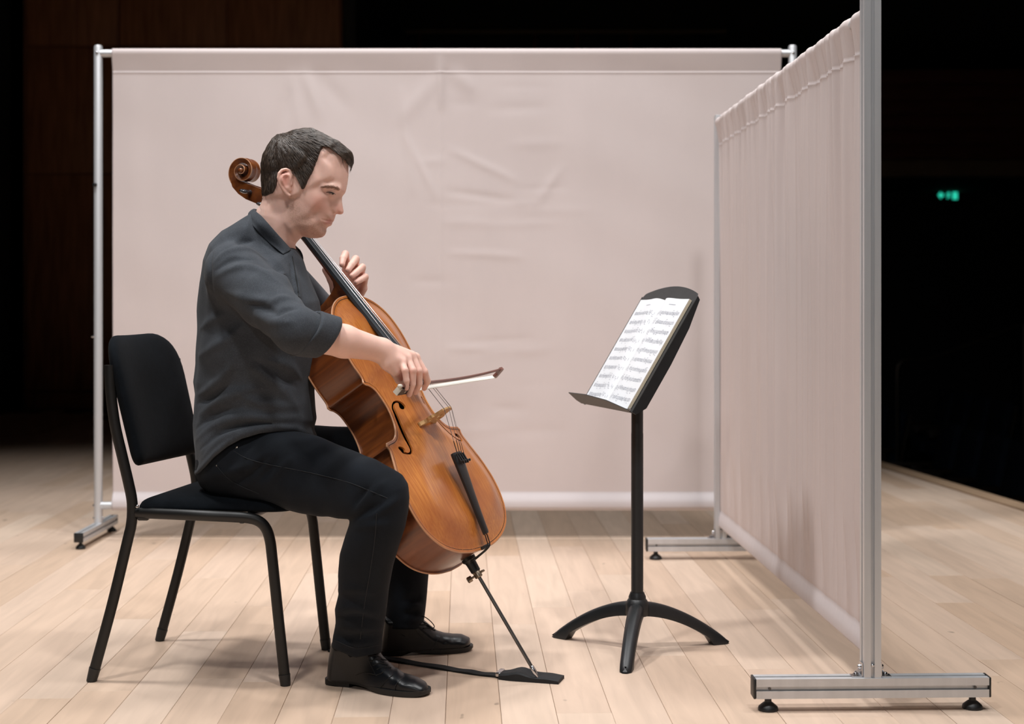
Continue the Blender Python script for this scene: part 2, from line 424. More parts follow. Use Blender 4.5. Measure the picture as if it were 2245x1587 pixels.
def plank_mesh(Lp):
    w = PW / 2 - gap / 2; l = Lp / 2 - gap / 2
    v = [(sx * (w - i * ch), sy * (l - i * ch), z) for (i, z) in ((0, -TH), (0, -ch), (1, 0)) for sx, sy in ((-1, -1), (1, -1), (1, 1), (-1, 1))]
    f = [[k * 4 + j, k * 4 + (j + 1) % 4, k * 4 + 4 + (j + 1) % 4, k * 4 + 4 + j] for k in range(2) for j in range(4)] + [[8, 9, 10, 11]]
    return v, f
LENS = [0.9, 1.2, 1.5, 1.8]; PM = {}
for Lp in LENS:
    v, f = plank_mesh(Lp); me = bpy.data.meshes.new('plank'); me.from_pydata(v, [], f); me.materials.append(MATS['plank']); PM[Lp] = me
planks = []; rg = random.Random(3)
for i in range(-60, 30):
    u = u_ref + (i + 0.5) * PW; v0 = 0.8 - rg.uniform(0, 1.6)
    while v0 < YB:
        Lp = rg.choice(LENS); c = BC * u + BD * (v0 + Lp / 2); v0 += Lp
        cor = [c + BC * a * PW / 2 + BD * b * Lp / 2 for a in (-1, 1) for b in (-1, 1)]; es = edge_s(np.array(cor)) + 0.115
        if es.min() > 0 or c[0] < -7.2 or c[1] + Lp / 2 > YB: continue
        px = CX + F * c[0] / max(c[1], .5); py = HY + F * HC / max(c[1], .5)
        vis = -60 < px < 2305 and py < 1680 and not (c[1] > 6.5 and 300 < px < 1700)
        planks.append((es.max() > 0, vis, c, Lp))
full = sorted([q for q in planks if not q[0] and q[1]], key=lambda q: q[2][1])[:300]
fid = set(id(q) for q in full); rest = [q for q in planks if id(q) not in fid]
rotz = math.atan2(-BD[0], BD[1]) * 1.0
for q in full:
    o = bpy.data.objects.new('plank', PM[q[3]]); COL.objects.link(o); o.parent = floor
    o.location = Vector(q[2]) - floor.location; o.rotation_euler = (0, 0, rotz)
def clip_edge(poly):
    out = []; n = len(poly); sd = [edge_s(q) + 0.115 for q in poly]
    for i in range(n):
        a, b = poly[i], poly[(i + 1) % n]; sa, sb = sd[i], sd[(i + 1) % n]
        if sa <= 0: out.append(a)
        if (sa < 0) != (sb < 0) and sa != sb: out.append(a + (b - a) * (sa / (sa - sb)))
    return out
m = MB()
for q in rest:
    w = PW / 2 - gap / 2; l = q[3] / 2 - gap / 2
    poly = [(q[2] + BC * a * w + BD * b * l)[:2] for a, b in ((-1, -1), (1, -1), (1, 1), (-1, 1))]
    if q[0]: poly = clip_edge(poly)
    if len(poly) > 2: m.prism(poly, (0, 0, 0), (1, 0, 0), (0, 1, 0), (0, 0, 1), -TH, 0)
tag(m.build('remaining_planks', 'plank', floor, False), kind='stuff')
# border board and riser along the stage edge
m = MB(); a = E0 - ed * 4.6; b = E0 + ed * 8.5
m.prism([a - en * 0.10, b - en * 0.10, b, a], (0, 0, 0), (1, 0, 0), (0, 1, 0), (0, 0, 1), -0.03, 0.004)
m.build('edge_board', 'edge_board', floor, False)
m = MB(); m.prism([a - en * 0.05, b - en * 0.05, b - en * 0.02, a - en * 0.02], (0, 0, 0), (1, 0, 0), (0, 1, 0), (0, 0, 1), -1.0, -0.03)
m.build('stage_riser', 'hall_wall', floor, False)

# ------------------------------------------------------------------ walls of the hall
wb = empty('wall_back', (-3, 13.5, 0), kind='structure')
MB().box((-3.05, 13.62, 2.6), (2.95, 0.2, 5.4)).build('wall_core', 'dark_wood_joint', wb, False)
xs = [-4.49, -3.635, -2.635, -1.59]; zs = [0.17, 2.175, 3.354, 5.2]
MB().box((-3.04, 13.51, 0.08), (2.90, 0.03, 0.15), bev=0.004).build('skirting_panel', 'dark_wood', wb)
for i in range(3):
    for j in range(3):
        x0, x1, z0, z1 = xs[i] + .008, xs[i + 1] - .008, zs[j] + .009, zs[j + 1] - .009
        MB().box(((x0 + x1) / 2, 13.51 + 0.006 * ((i + j) % 2), (z0 + z1) / 2), (x1 - x0, 0.03, z1 - z0), bev=0.004).build('panel', 'dark_wood', wb)
# dark black masking drape at the end of the panelling
u = np.linspace(0, 1, 160); zz = np.array([0.02, 0.5, 2.0, 4.0, 6.0])
v = np.array([[(-7.4 + 2.93 * a), 13.0 + 0.06 * math.sin(a * 95) + 0.03 * math.sin(a * 41 + 1), z] for a in u for z in zz])
o = obj('masking_drape', v, grid_faces(len(u), len(zz)), 'black_cloth'); so = o.modifiers.new('solid', 'SOLIDIFY'); so.thickness = 0.006
tag(o, 'tall black masking drape hanging beside the dark wood panelled wall', 'drape')
wl = MB().box((-7.6, 6.6, 4.0), (0.2, 14, 10)).build('wall_left', 'hall_wall', None, False); tag(wl, kind='structure')
wf = MB().box((5.5, 19.2, 3.5), (14.4, 0.2, 11)).build('wall_far', 'hall_wall', None, False); tag(wf, kind='structure')
ws = MB().box((-1.52, 16.4, 3.5), (0.12, 5.6, 11)).build('wall_side', 'hall_wall', None, False); tag(ws, kind='structure')
wr = MB().box((12.8, 9.0, 3.5), (0.2, 20.5, 11)).build('wall_right', 'hall_wall', None, False); tag(wr, kind='structure')
ce = MB().box((2.6, 9.0, 9.1), (20.6, 20.5, 0.2)).build('ceiling', 'hall_wall', None, False); tag(ce, kind='structure')
af = empty('floor_auditorium', (7, 9, -1.0), kind='structure')
for k in range(8):
    x0 = 1.2 if k == 0 else 3.0 + 0.95 * k
    x1 = 12.7 if k == 7 else 3.0 + 0.95 * (k + 1)
    MB().box(((x0 + x1) / 2, 9.0, -1.1 + 0.09 * k), (x1 - x0, 20.2, 0.2)).build('riser_step', 'hall_wall', af, False)
# balcony fascia of horizontal boards with a plain beam below
bal = empty('trim_1', (7, 17, 2.4), kind='structure')
MB().box((7.0, 17.15, 3.15), (11.4, 0.2, 1.15)).build('balcony_core', 'dark_wood_joint', bal, False)
for k in range(6):
    MB().box((7.0, 17.02, 2.75 + 0.175 * k), (11.4, 0.04, 0.163), bev=0.004).build('fascia_board', 'hall_wood', bal)
MB().box((7.0, 17.05, 2.555), (11.4, 0.26, 0.19), bev=0.01).build('beam', 'hall_beam', bal)
MB().box((7.0, 18.2, 2.47), (11.4, 2.2, 0.06)).build('balcony_soffit', 'hall_wall', bal, False)
tr = empty('trim_2', (1, 19, 4.4), kind='structure')
MB().box((0.7, 19.04, 4.53), (4.2, 0.12, 0.05), bev=0.01).build('ledge', 'hall_beam', tr)
for x in (-1.2, 0.3, 0.85, 1.55):
    MB().box((x, 19.07, 2.0), (0.05, 0.06, 5.0), bev=0.008).build('wall_rib', 'hall_wood', tr)
# exit sign
ex = empty('exit_sign', (5.675, 19.05, 2.33), 'small glowing green exit sign on the dark far wall below the balcony', 'sign')
MB().box((5.675, 19.05, 2.40), (0.30, 0.08, 0.17), bev=0.006).build('case', 'exit_case', ex)
O = np.array([5.675, 19.005, 2.40]); U = np.array([1., 0, 0]); V = np.array([0, 0, 1.]); Nn = np.array([0, -1., 0])
MB().prism([(-.13, 0), (-.09, .05), (-.09, .02), (-.055, .02), (-.055, -.02), (-.09, -.02), (-.09, -.05)], O, U, V, Nn, 0, 0.006).build('arrow', 'exit_glow', ex, False)
m = MB(); m.prism([(-.012, -.045), (.0, -.045), (.012, -.015), (.03, -.03), (.035, -.02), (.015, .0), (.02, .022), (.03, .012), (.036, .02), (.018, .036), (-.005, .03), (-.02, .01), (-.012, .005), (-.002, .015), (-.004, -.01)], O, U, V, Nn, 0, 0.006)
m.prism([(.012 + .010 * math.cos(t), .047 + .010 * math.sin(t)) for t in np.linspace(0, 6.28, 10, endpoint=False)], O, U, V, Nn, 0, 0.006)
m.build('running_figure', 'exit_glow', ex, False)
MB().prism([(.06, -.055), (.125, -.055), (.125, .058), (.06, .058)], O, U, V, Nn, 0, 0.006).build('doorway_mark', 'exit_glow', ex, False)
# aisle handrail
hr = empty('handrail', (3.5, 13, -0.9), 'thin metal stair handrail rising through the dark auditorium', 'handrail')
MB().tube([(3.43, 13, .30), (3.44, 13, .42), (3.52, 13, .475), (3.75, 13, .495), (4.56, 13, .80), (6.2, 13, 1.42)], 0.018, 8, smooth=5).build('rail', 'rail_metal', hr)
for x, zt in ((3.43, .36), (4.56, .80), (5.9, 1.30)):
    MB().tube([(x, 13, -1.0), (x, 13, zt)], 0.014, 8).build('post', 'rail_metal', hr)
# rows of auditorium seats, facing the stage
def make_seat():
    r = empty('auditorium_seat', (0, 0, 0), 'dark navy upholstered theatre seat in the unlit auditorium', 'seat', 'auditorium seats beyond the stage edge')
    MB().box((0.05, 0, .43), (.44, .46, .10), bev=.03).build('seat_cushion', 'seat_cloth', r)
    R = np.array(Matrix.Rotation(math.radians(12), 3, 'Y'))
    MB().box((0.30, 0, .70), (.09, .46, .56), R, bev=.035).build('backrest', 'seat_cloth', r)
    MB().box((0.355, 0, .66), (.02, .47, .56), R, bev=.006).build('back_shell', 'seat_shell', r)
    for s in (-1, 1):
        MB().box((0.06, s * .265, .60), (.38, .05, .035), bev=.01).build('armrest', 'seat_shell', r)
        MB().box((0.12, s * .265, .29), (.10, .035, .585), bev=.006).build('side_support', 'seat_shell', r)
    return r
def copy_tree(o, parent=None):
    c = o.copy(); COL.objects.link(c); c.parent = parent
    for q in [x for x in bpy.data.objects if x.parent is o]: copy_tree(q, c)
    return c
first = None
for row in range(4):
    for k in range(12):
        x = 3.35 + row * 0.95; y = 8.2 + row * 1.0 + k * 0.58
        if y > 16.4 or abs(y - 13) < .42: continue          # cross aisle with the handrail
        if first is None: first = make_seat(); o = first
        else: o = copy_tree(first)
        o.location = (x, y, -1.0 + 0.09 * row)
        o['label'] = 'dark navy upholstered theatre seat in the ' + ('row next to the stage edge', 'second row from the stage edge', 'third row from the stage edge', 'fourth row from the stage edge')[row]
        o['group'] = 'auditorium seats, ' + ('first', 'second', 'third', 'fourth')[row] + ' row from the stage'

# ------------------------------------------------------------------ fabric screens
def slot_profile(w):
    h = w / 2; g = w * 0.11; d = w * 0.16; q = w * 0.2
    side = [(-h, h), (-g, h), (-g, h - d * .4), (-q, h - d * .5), (-q, h - d * 1.3), (q, h - d * 1.3), (q, h - d * .5), (g, h - d * .4), (g, h)]
    out = []
    for k in range(4):
        a = -k * math.pi / 2; out += [(x * math.cos(a) - y * math.sin(a), x * math.sin(a) + y * math.cos(a)) for x, y in side]
    return out
def extrusion(A, Bp, w, U):
    A = np.array(A, float); Bp = np.array(Bp, float); T = Bp - A; L = np.linalg.norm(T); T /= L
    U = np.array(U, float); U -= T * (U @ T); U /= np.linalg.norm(U); V = np.cross(T, U)
    return MB().prism(slot_profile(w), A, U, V, T, 0, L)
def slot_strips(A, Bp, w, U):
    """the floors of the T-slots"""
    A = np.array(A, float); Bp = np.array(Bp, float); T = Bp - A; L = np.linalg.norm(T); T /= L
    U = np.array(U, float); U -= T * (U @ T); U /= np.linalg.norm(U); V = np.cross(T, U); mb = MB()
    for n1, n2 in ((U, V), (V, U)):
        for s in (-1, 1):
            c = (A + Bp) / 2 + n1 * s * (w / 2 - w * 0.19)
            mb.prism([(-w * .19, -.0006), (w * .19, -.0006), (w * .19, .0006), (-w * .19, .0006)], c - T * L / 2 * .999, n2, n1, T, 0, L * .998)
    return mb
def bolt(par, P, N, r=.006, h=.005):
    N = np.asarray(N, float); mb = MB() if not isinstance(par, MB) else par
    mb.lathe([(r * .55, 0), (r, .0004), (r, h * .4), (r * .75, h * .85), (r * .35, h), (r * .3, h * .6)], P, N, 10)
    if mb is not par: mb.build('bolt', 'bolt_steel', par)
def levelling_foot(x, y, ztop, r, parent):
    mb = MB(); mb.lathe([(r, 0), (r * 1.02, .004), (r * .95, .009), (r * .55, .017), (r * .36, .02), (r * .30, ztop)], (x, y, 0), (0, 0, 1), 20)
    return mb.build('levelling_foot', 'black_plastic', parent)
def fabric(name, parent, O, U, N, u0, u1, path, nu, disp, m='muslin'):
    """sheet hung along U; path = list of (normal offset, z, mask)"""
    O, U, N = map(np.asarray, (O, U, N)); us = np.linspace(u0, u1, nu); path = np.asarray(path, float)
    uu, kk = np.meshgrid(us, np.arange(len(path)), indexing='ij')
    d = disp(uu, path[kk, 1]) * path[kk, 2]
    v = O + uu[..., None] * U + (path[kk, 0] + d)[..., None] * N + path[kk, 1][..., None] * np.array([0, 0, 1.0])
    o = obj(name, v.reshape(-1, 3), grid_faces(nu, len(path)), m, parent)
    so = o.modifiers.new('cloth_thickness', 'SOLIDIFY'); so.thickness = 0.0016
    return o
def sleeve_path(zt, rt, hem_t, zb, rb, hem_b, nz):
    """cross-section of the cloth: round the top tube, down the panel, round the bottom tube"""
    top = [(-.001, zt - hem_t, .6)]
    top += [(-rt * math.cos(a), zt + rt * math.sin(a), 0.35) for a in np.linspace(-.35, math.pi + .35, 15)]
    top += [((1 - t) * rt * .94, zt - .006 - (hem_t - .006) * t, .35 + .65 * t) for t in np.linspace(.12, .98, 9)]
    mid = [(0.001, z, 1.0) for z in np.linspace(zt - hem_t - .002, zb + hem_b + .002, nz)]
    mid.insert(0, (0.0035, zt - hem_t + .0005, 1.0))
    bot = [(rb * 1.0 * min(1, t * 1.6), zb + hem_b * (1 - t), 1 - t * .55) for t in np.linspace(.04, 1, 7)]
    bot += [(rb * math.cos(a), zb - rb * math.sin(a), .4) for a in np.linspace(.3, math.pi, 9)]
    bot += [(-rb * (1 - t), zb + hem_b * t, .6) for t in (.5, 1)]
    return top + mid + bot
def wig(seed, n, f0, f1):
    r = np.random.default_rng(seed); fr = r.uniform(f0, f1, n); ph = r.uniform(0, 6.28, n); am = r.uniform(.5, 1, n) / n
    return lambda x: sum(a * np.sin(f * x + p) for a, f, p in zip(am, fr, ph))

# -- the wide screen standing behind the player
YS = 5.97; SX0, SX1 = -1.692, 1.147
sb = empty('fabric_screen', (-0.27, YS, 0), 'wide pale pink fabric screen on a round-tube metal frame behind the seated cellist', 'screen')
for X in (SX0, SX1):
    po = MB().tube([(X, YS, .06), (X, YS, 2.012), (X, YS, 2.018)], [.0172, .0172, .014], 18).build('post', 'aluminium', sb)
    fb = extrusion((X, YS - .27, .0475), (X, YS + .225, .0475), .036, (1, 0, 0)).build('foot_bar', 'aluminium', sb, False)
    slot_strips((X, YS - .27, .0475), (X, YS + .225, .0475), .036, (1, 0, 0)).build('slot', 'aluminium', fb, False)
    for y in (-.272, .227): MB().box((X, YS + y, .0475), (.037, .006, .037), bev=.002).build('end_cap', 'black_plastic', fb)
    for y in (-.245, .20): levelling_foot(X, YS + y, .033, .019, fb)
    for s in (-1, 1): bolt(po, (X + s * .017, YS, .085), (s, 0, 0)); bolt(po, (X + s * .017, YS - .004, .137), (s, 0, 0), .005)
    bolt(po, (X, YS - .017, 1.985), (0, -1, 0))
    MB().lathe([(.0075, 0), (.0078, .006), (.006, .014)], (X - .006, YS - .014, 1.447), (-.5, -1, 0), 12).build('knob', 'black_plastic', po)
    MB().lathe([(.004, 0), (.004, .012), (.003, .014)], (X - .014, YS, .827), (-1, 0, 0), 10).build('peg', 'bolt_steel', po)
MB().tube([(SX0, YS, 1.985), (SX1, YS, 1.985)], .0155, 18).build('top_rail', 'aluminium', sb)
MB().tube([(SX0, YS, .137), (SX1, YS, .137)], .0155, 18).build('bottom_rail', 'aluminium', sb)
w1 = wig(11, 7, 1.2, 7); w2 = wig(12, 6, 2, 9); w3 = wig(13, 7, 25, 60); w4 = wig(14, 6, 12, 40)
def crease(u, z, a, b, wd, am):
    a = np.array(a); b = np.array(b); ab = b - a; t = np.clip(((u - a[0]) * ab[0] + (z - a[1]) * ab[1]) / (ab @ ab), 0, 1)
    d2 = (u - a[0] - t * ab[0]) ** 2 + (z - a[1] - t * ab[1]) ** 2
    return am * np.exp(-d2 / (2 * wd * wd)) * np.sin(np.pi * np.clip(t * .92 + .04, 0, 1)) ** .5
rc = np.random.default_rng(5); CRE = []
for k in range(26):                                        # packing creases, mostly level, around the middle seam
    px = rc.uniform(860, 1180); py = rc.uniform(190, 1000); L = rc.uniform(40, 190); sl = rc.uniform(-.06, .06)
    CRE.append((((px - CX) / 536, HC - (py - HY) / 536), ((px + L - CX) / 536, HC - (py + L * sl - HY) / 536), rc.uniform(.006, .014), rc.uniform(-.0035, .0035)))
for a, b, wd, am in [((640, 165), (662, 300), .016, .008), ((668, 160), (702, 255), .014, .008), ((700, 165), (760, 240), .02, -.006), ((965, 118), (968, 230), .012, .012),
                     ((965, 118), (968, 1075), .005, .0035), ((985, 150), (1040, 200), .02, .008), ((290, 160), (300, 620), .03, .006), ((680, 170), (720, 420), .03, .006),
                     ((1190, 180), (1215, 700), .05, -.007), ((440, 300), (420, 900), .06, .006), ((960, 170), (880, 260), .02, .006), ((1420, 200), (1450, 900), .05, .006),
                     ((880, 200), (905, 420), .012, .006), ((990, 330), (1130, 395), .010, .005), ((985, 420), (1125, 440), .009, -.005), ((890, 300), (955, 430), .010, .005),
                     ((1180, 440), (1230, 370), .012, .005), ((985, 555), (1140, 560), .008, .004), ((640, 190), (600, 330), .02, -.006), ((1040, 780), (1200, 765), .012, .004)]:
    CRE.append((((a[0] - CX) / 536, HC - (a[1] - HY) / 536), ((b[0] - CX) / 536, HC - (b[1] - HY) / 536), wd, am))
def disp_back(u, z):
    d = .010 * w1(u * 1.0 + .15 * z) * np.clip((1.95 - z) * 1.5, 0, 1) + .0035 * w2(u * 1.4 + z * 2.5) + .0010 * w3(u) * np.exp(-(1.98 - z) * 6) + .0008 * w4(z * .7 + u * .2)
    for a, b, wd, am in CRE: d = d + crease(u, z, a, b, wd * 1.15, am * .62)
    return d
fb = fabric('fabric_panel', sb, (0, YS, 0), (1, 0, 0), (0, -1, 0), -1.633, 1.100, sleeve_path(1.985, .0185, .078, .137, .0185, .055, 150), 420, disp_back)
fb.data.materials.append(MATS['muslin_hem'])
# the bottom hem takes a paler colour than the panel
me = fb.data; zc = np.array([q.center[2] for q in me.polygons]) + base(fb)[2]
me.polygons.foreach_set('material_index', (zc < .192).astype(np.int32))

# -- the narrower screen at right, seen along its length
P1 = np.array([.784, 5.50, 0]); P0 = np.array([.846, 3.445, 0]); U2 = (P0 - P1); L2 = np.linalg.norm(U2); U2 /= L2; N2 = np.array([-U2[1], U2[0], 0])
if N2[0] > 0: N2 = -N2
sr = empty('fabric_screen', tuple((P0 + P1) / 2), 'gathered pale pink fabric screen on a slotted aluminium frame beside the music stand', 'screen')
Z = np.array([0, 0, 1.0])
for P, top in ((P1, 1.668), (P0, 1.71)):
    po = extrusion(P + Z * .078, P + Z * top, .040, N2).build('post', 'aluminium', sr, False)
    slot_strips(P + Z * .078, P + Z * (top - .025), .040, N2).build('slot', 'aluminium', po, False)
    MB().box(P + Z * top, (.040, .040, .004), bev=.001).build('post_cap', 'aluminium', po)
    A = P - N2 * -.275; Bq = P - N2 * .275
    ft = extrusion(A + Z * .055, Bq + Z * .055, .046, Z).build('foot_bar', 'aluminium', sr, False)
    slot_strips(A + Z * .055, Bq + Z * .055, .046, Z).build('slot', 'aluminium', ft, False)
    for q in (A, Bq):
        s = 1 if q is A else -1
        MB().box(q + N2 * s * .003 + Z * .055, (.006, .047, .047), bev=.002).build('end_cap', 'black_plastic', ft)
        g = q - N2 * s * .032; levelling_foot(g[0], g[1], .034, .0235, ft)
        MB().lathe([(.0035, 0), (.0035, .002)], g - U2 * -.0185 + Z * .055, U2, 8).build('screw', 'slot_dark', ft)
    for s in (-1, 1):
        mb = MB(); c = P + N2 * s * .021
        mb.prism([(0, .078), (.003, .078), (.003, .112), (0, .112)], c, N2 * s, Z, U2, -.012, .012)
        mb.prism([(0, .078), (.026, .078), (.026, .081), (0, .081)], c, N2 * s, Z, U2, -.012, .012)
        mb.prism([(0.003, .081), (.02, .081), (.003, .098)], c, N2 * s, Z, U2, -.010, -.008)
        bolt(mb, c + N2 * s * .003 + Z * .101, N2 * s, .0062, .007); bolt(mb, c + N2 * s * .014 + Z * .081, Z, .0062, .007)
        mb.build('corner_bracket', 'bolt_steel', po)
    mb = MB(); bolt(mb, P + U2 * .017 + Z * .108, U2, .0045, .006); mb.build('bolt', 'bolt_steel', po)
MB().tube([P1 + Z * 1.642, P0 + Z * 1.642], .0155, 18).build('top_rail', 'aluminium', sr)
MB().tube([P1 + Z * .130, P0 + Z * .130], .005, 14).build('bottom_rail', 'aluminium', sr)
g1 = wig(21, 9, 60, 150); g2 = wig(22, 8, 25, 70); g3 = wig(23, 5, 6, 16); g4 = wig(24, 9, 150, 260)
def disp_right(u, z):
    f = np.clip((1.6 - z) / .5, 0, 1); fall = .55 + .45 * np.exp(-((z - 1.5) / .35) ** 2)
    uu = u + .012 * np.sin(z * 2.1 + u * 3)
    d = .030 * g1(uu) * fall + .050 * g2(uu) * (.6 + .4 * f) + .020 * g3(u + .05 * z) * f + .010 * g4(u) * fall
    for c, wd, am in ((.83, .012, .010), (.88, .008, -.008), (.62, .010, .007), (1.12, .012, .008), (.98, .008, .006), (1.5, .014, .006)):
        d = d + am * np.exp(-((u - c) / wd) ** 2) * np.exp(-np.clip(1.64 - z, 0, 9) * 2.2)
    return d * np.clip((z - .17) * 4, .06, 1)
fr_ = fabric('fabric_panel', sr, P1, U2, N2, .012, L2 - .022, sleeve_path(1.642, .0185, .085, .130, .0075, .055, 110), 760, disp_right)
fr_.data.materials.append(MATS['muslin_hem'])
me = fr_.data; zc = np.array([q.center[2] for q in me.polygons]); me.polygons.foreach_set('material_index', (zc < .186).astype(np.int32))
c = P0 - U2 * .024 + N2 * .006
MB().tube([c + Z * .24, c + Z * .18 - N2 * -.004, c + Z * .15 + N2 * .006, c + Z * .135 + N2 * .004, c + Z * .122 - N2 * .006], .0035, 8, smooth=5).build('tie_cord', 'black_plastic', sr)

# ------------------------------------------------------------------ chair
ch_ = empty('orchestra_chair', (-.79, 3.88, 0), 'black padded orchestra chair with metal tube legs under the cellist', 'chair')
def rear(px, py, far): return W3(px, py, 3.70) + (np.array([.064, .45, 0]) if far else 0)
def front(px, py, far): return W3(px, py, 3.66) + (np.array([.053, .385, 0]) if far else 0)
SIDE = np.array([.99, -.09, 0])
for far in (0, 1):
    pts = [rear(*q, far) for q in ((203, 1491), (246, 1325), (281, 1180), (287, 1155), (290, 1128), (289, 1095), (281, 1055), (268, 1000), (252, 930), (243, 860), (240, 800))]
    pts[0][2] = .012; d = pts[1] - pts[0]
    lg = MB().tube(pts, .0142, 12, smooth=5, flat=((0.14, .99, 0), .82)).build('leg', 'chair_frame', ch_)
    MB().tube([pts[0] - d / np.linalg.norm(d) * .012 , pts[0] + d * .12], [.0130, .0150], 12).build('glide', 'black_plastic', lg)
    pts = [front(*q, far) for q in ((625, 1496), (612, 1370), (597, 1225), (592, 1185), (584, 1160), (570, 1144), (548, 1136), (510, 1133), (420, 1129))] + [rear(300, 1124, far)]
    pts[0][2] = .012; d = pts[1] - pts[0]
    lg = MB().tube(pts, .0142, 12, smooth=5, flat=((0.14, .99, 0), .82)).build('leg', 'chair_frame', ch_)
    MB().tube([pts[0] - d / np.linalg.norm(d) * .012, pts[0] + d * .12], [.0130, .0150], 12).build('glide', 'black_plastic', lg)
    mb = MB(); q = (rear(318, 1130, far) + rear(312, 1130, far)) / 2; mb.box(q + [0, 0, -.004], (.028, .022, .016), bev=.004).build('stacking_bumper', 'black_plastic', ch_)
    q = front(531, 1140, far); MB().box(q + [0, 0, .002], (.013, .016, .020), bev=.003).build('stacking_bumper', 'black_plastic', ch_)
for q0, q1 in ((front(545, 1132, 0), front(545, 1132, 1)), (rear(330, 1126, 0), rear(330, 1126, 1))):
    MB().tube([q0, q1], .011, 10).build('cross_bar', 'chair_frame', ch_)
def pad(outline, N, t0, t1, sag=None, rings=10, m='chair_cloth', name='seat', parent=None, pw=5.0):
    """upholstered slab: planar outline, thickness t0 behind to t1 in front of it, domed edges"""
    outline = np.asarray(outline, float); c = outline.mean(0); n = len(outline); N = np.asarray(N, float); v = []; f = []
    tt = [(1 - (k / rings) ** 1.0) for k in range(rings)]
    lay = [(1.0, 0.0)]
    top = [(t, (1 - t ** pw) ** (1 / 2.4)) for t in np.concatenate([np.linspace(.998, .9, 5), np.linspace(.85, .08, rings)])]
    seq = [(t, -h * t0) for t, h in top[::-1]] + [(1.0, 0)] + [(t, h * t1) for t, h in top]
    for t, h in seq:
        q = c + (outline - c) * t + N * h
        if sag is not None: q = q + sag((outline - c) * t)
        v.append(q)
    for i in range(len(seq) - 1):
        for j in range(n): k = (j + 1) % n; f.append([i * n + j, i * n + k, (i + 1) * n + k, (i + 1) * n + j])
    f.append(list(range(n))[::-1]); f.append([(len(seq) - 1) * n + j for j in range(n)])
    return MB().add(np.concatenate(v), f).build(name, m, parent, True, None)
def rounded(corners, radii, k=8):
    out = []; n = len(corners); C = [np.asarray(q, float) for q in corners]
    for i in range(n):
        p, a, b = C[i], C[i - 1], C[(i + 1) % n]; ua = (a - p) / np.linalg.norm(a - p); ub = (b - p) / np.linalg.norm(b - p); r = radii[i]
        for t in np.linspace(0, 1, k): out.append((1 - t) ** 2 * (p + ua * r) + 2 * t * (1 - t) * p + t * t * (p + ub * r))
    o = []
    for i in range(len(out)):                              # fill long sides
        a, b = out[i], out[(i + 1) % len(out)]; o.append(a); L = np.linalg.norm(b - a); s = int(L / .03)
        o += [a + (b - a) * (q / (s + 1)) for q in range(1, s + 1)]
    return np.array(o)
zs_ = .440
pad(rounded([(-.952, 3.690, zs_), (-.548, 3.650, zs_), (-.497, 4.06, zs_), (-.887, 4.150, zs_)], [.035, .07, .07, .035]), (0, 0, 1), .012, .032, name='seat', parent=ch_)
bn = np.cross(np.array([.057, .42, 0]), np.array([-.072, 0, .32])); bn /= np.linalg.norm(bn)
if bn[0] < 0: bn = -bn
bk = rounded([(-.957, 3.690, .545), (-.897, 4.130, .535), (-.972, 4.130, .880), (-1.036, 3.690, .876)], [.03, .03, .13, .11], 10)
pad(bk, bn, .022, .026, sag=lambda q: -bn * (.030 * (1 - (q[:, 1:2] / .22) ** 2)) + bn * .012, name='backrest', parent=ch_)
mb = MB(); bolt(mb, W3(301, 1110, 3.685), (0.1, -1, 0), .0045, .004); mb.build('bolt', 'bolt_steel', ch_)

# ------------------------------------------------------------------ music stand
SP = np.array([.3457, 4.03, 0])
ms = empty('music_stand', tuple(SP), 'black music stand with three curved feet and a tilted solid desk', 'music stand')
hub = MB().lathe([(.022, .115), (.024, .120), (.024, .150), (.0205, .158), (.0195, .162)], SP, Z, 24).build('collar', 'stand_black', ms)
def stand_leg(tip, name='leg'):
    tip = np.array(tip, float); d = tip - SP; L = np.linalg.norm(d); d /= L; s = np.array([-d[1], d[0], 0]); v = []; prof = []
    for t in np.linspace(0, 1, 22):
        zt = .136 - .130 * t ** 1.75
        zb0 = zt - .032 - .006 * (1 - t)
        zb = max(0, zb0) if t < .76 else max(0, zb0) * max(0, 1 - (t - .76) / .05)
        w = .0205 * (1 - .22 * t)
        if t > .93: w *= math.sqrt(max(.05, 1 - ((t - .93) / .075) ** 2)); zt = max(.005, zt * (1 - (t - .93) * 2))
        c = SP + d * L * t; ch2 = .006
        prof.append([c + s * x + Z * z for x, z in ((-w, zb), (-w, zt - ch2 * 1.6), (-w + ch2, zt - ch2 * .4), (-w + ch2 * 2, zt), (w - ch2 * 2, zt), (w - ch2, zt - ch2 * .4), (w, zt - ch2 * 1.6), (w, zb))])
    n = 8; f = []
    for i in range(len(prof) - 1):
        for j in range(n): k = (j + 1) % n; f.append([i * n + j, i * n + k, (i + 1) * n + k, (i + 1) * n + j])
    f.append(list(range(n))); f.append([(len(prof) - 1) * n + j for j in range(n)])
    return MB().add(np.concatenate([np.array(q) for q in prof]), f).build(name, 'stand_black', ms, True, 50)
for tip in ((.118, 4.205, 0), (.612, 4.125, 0), (.292, 3.775, 0)): stand_leg(tip)
MB().lathe([(.030, .098), (.034, .104), (.033, .130), (.026, .142), (.022, .146)], SP, Z, 24).build('hub', 'stand_black', ms)
MB().tube([SP + Z * .15, SP + Z * .60], .0168, 20).build('lower_post', 'stand_black', ms)
MB().tube([SP + Z * .59, SP + Z * .715], .0164, 20).build('upper_post', 'stand_black', ms)
DB = np.array([.323, 3.93, .665]); DU = np.array([-.2806, .9598, 0]); DV = np.array([.182, .053, .31]); DV /= np.linalg.norm(DV)
DN = np.cross(DU, DV); DN = DN if DN[0] < 0 else -DN       # towards the player
DW = .415; DH = .372
def dpt(a, b, c=0): return DB + DU * a + DV * b + DN * c
arc = [(DW * t, DH + .030 * math.sin(math.pi * t) ** .8) for t in np.linspace(1, 0, 25)]
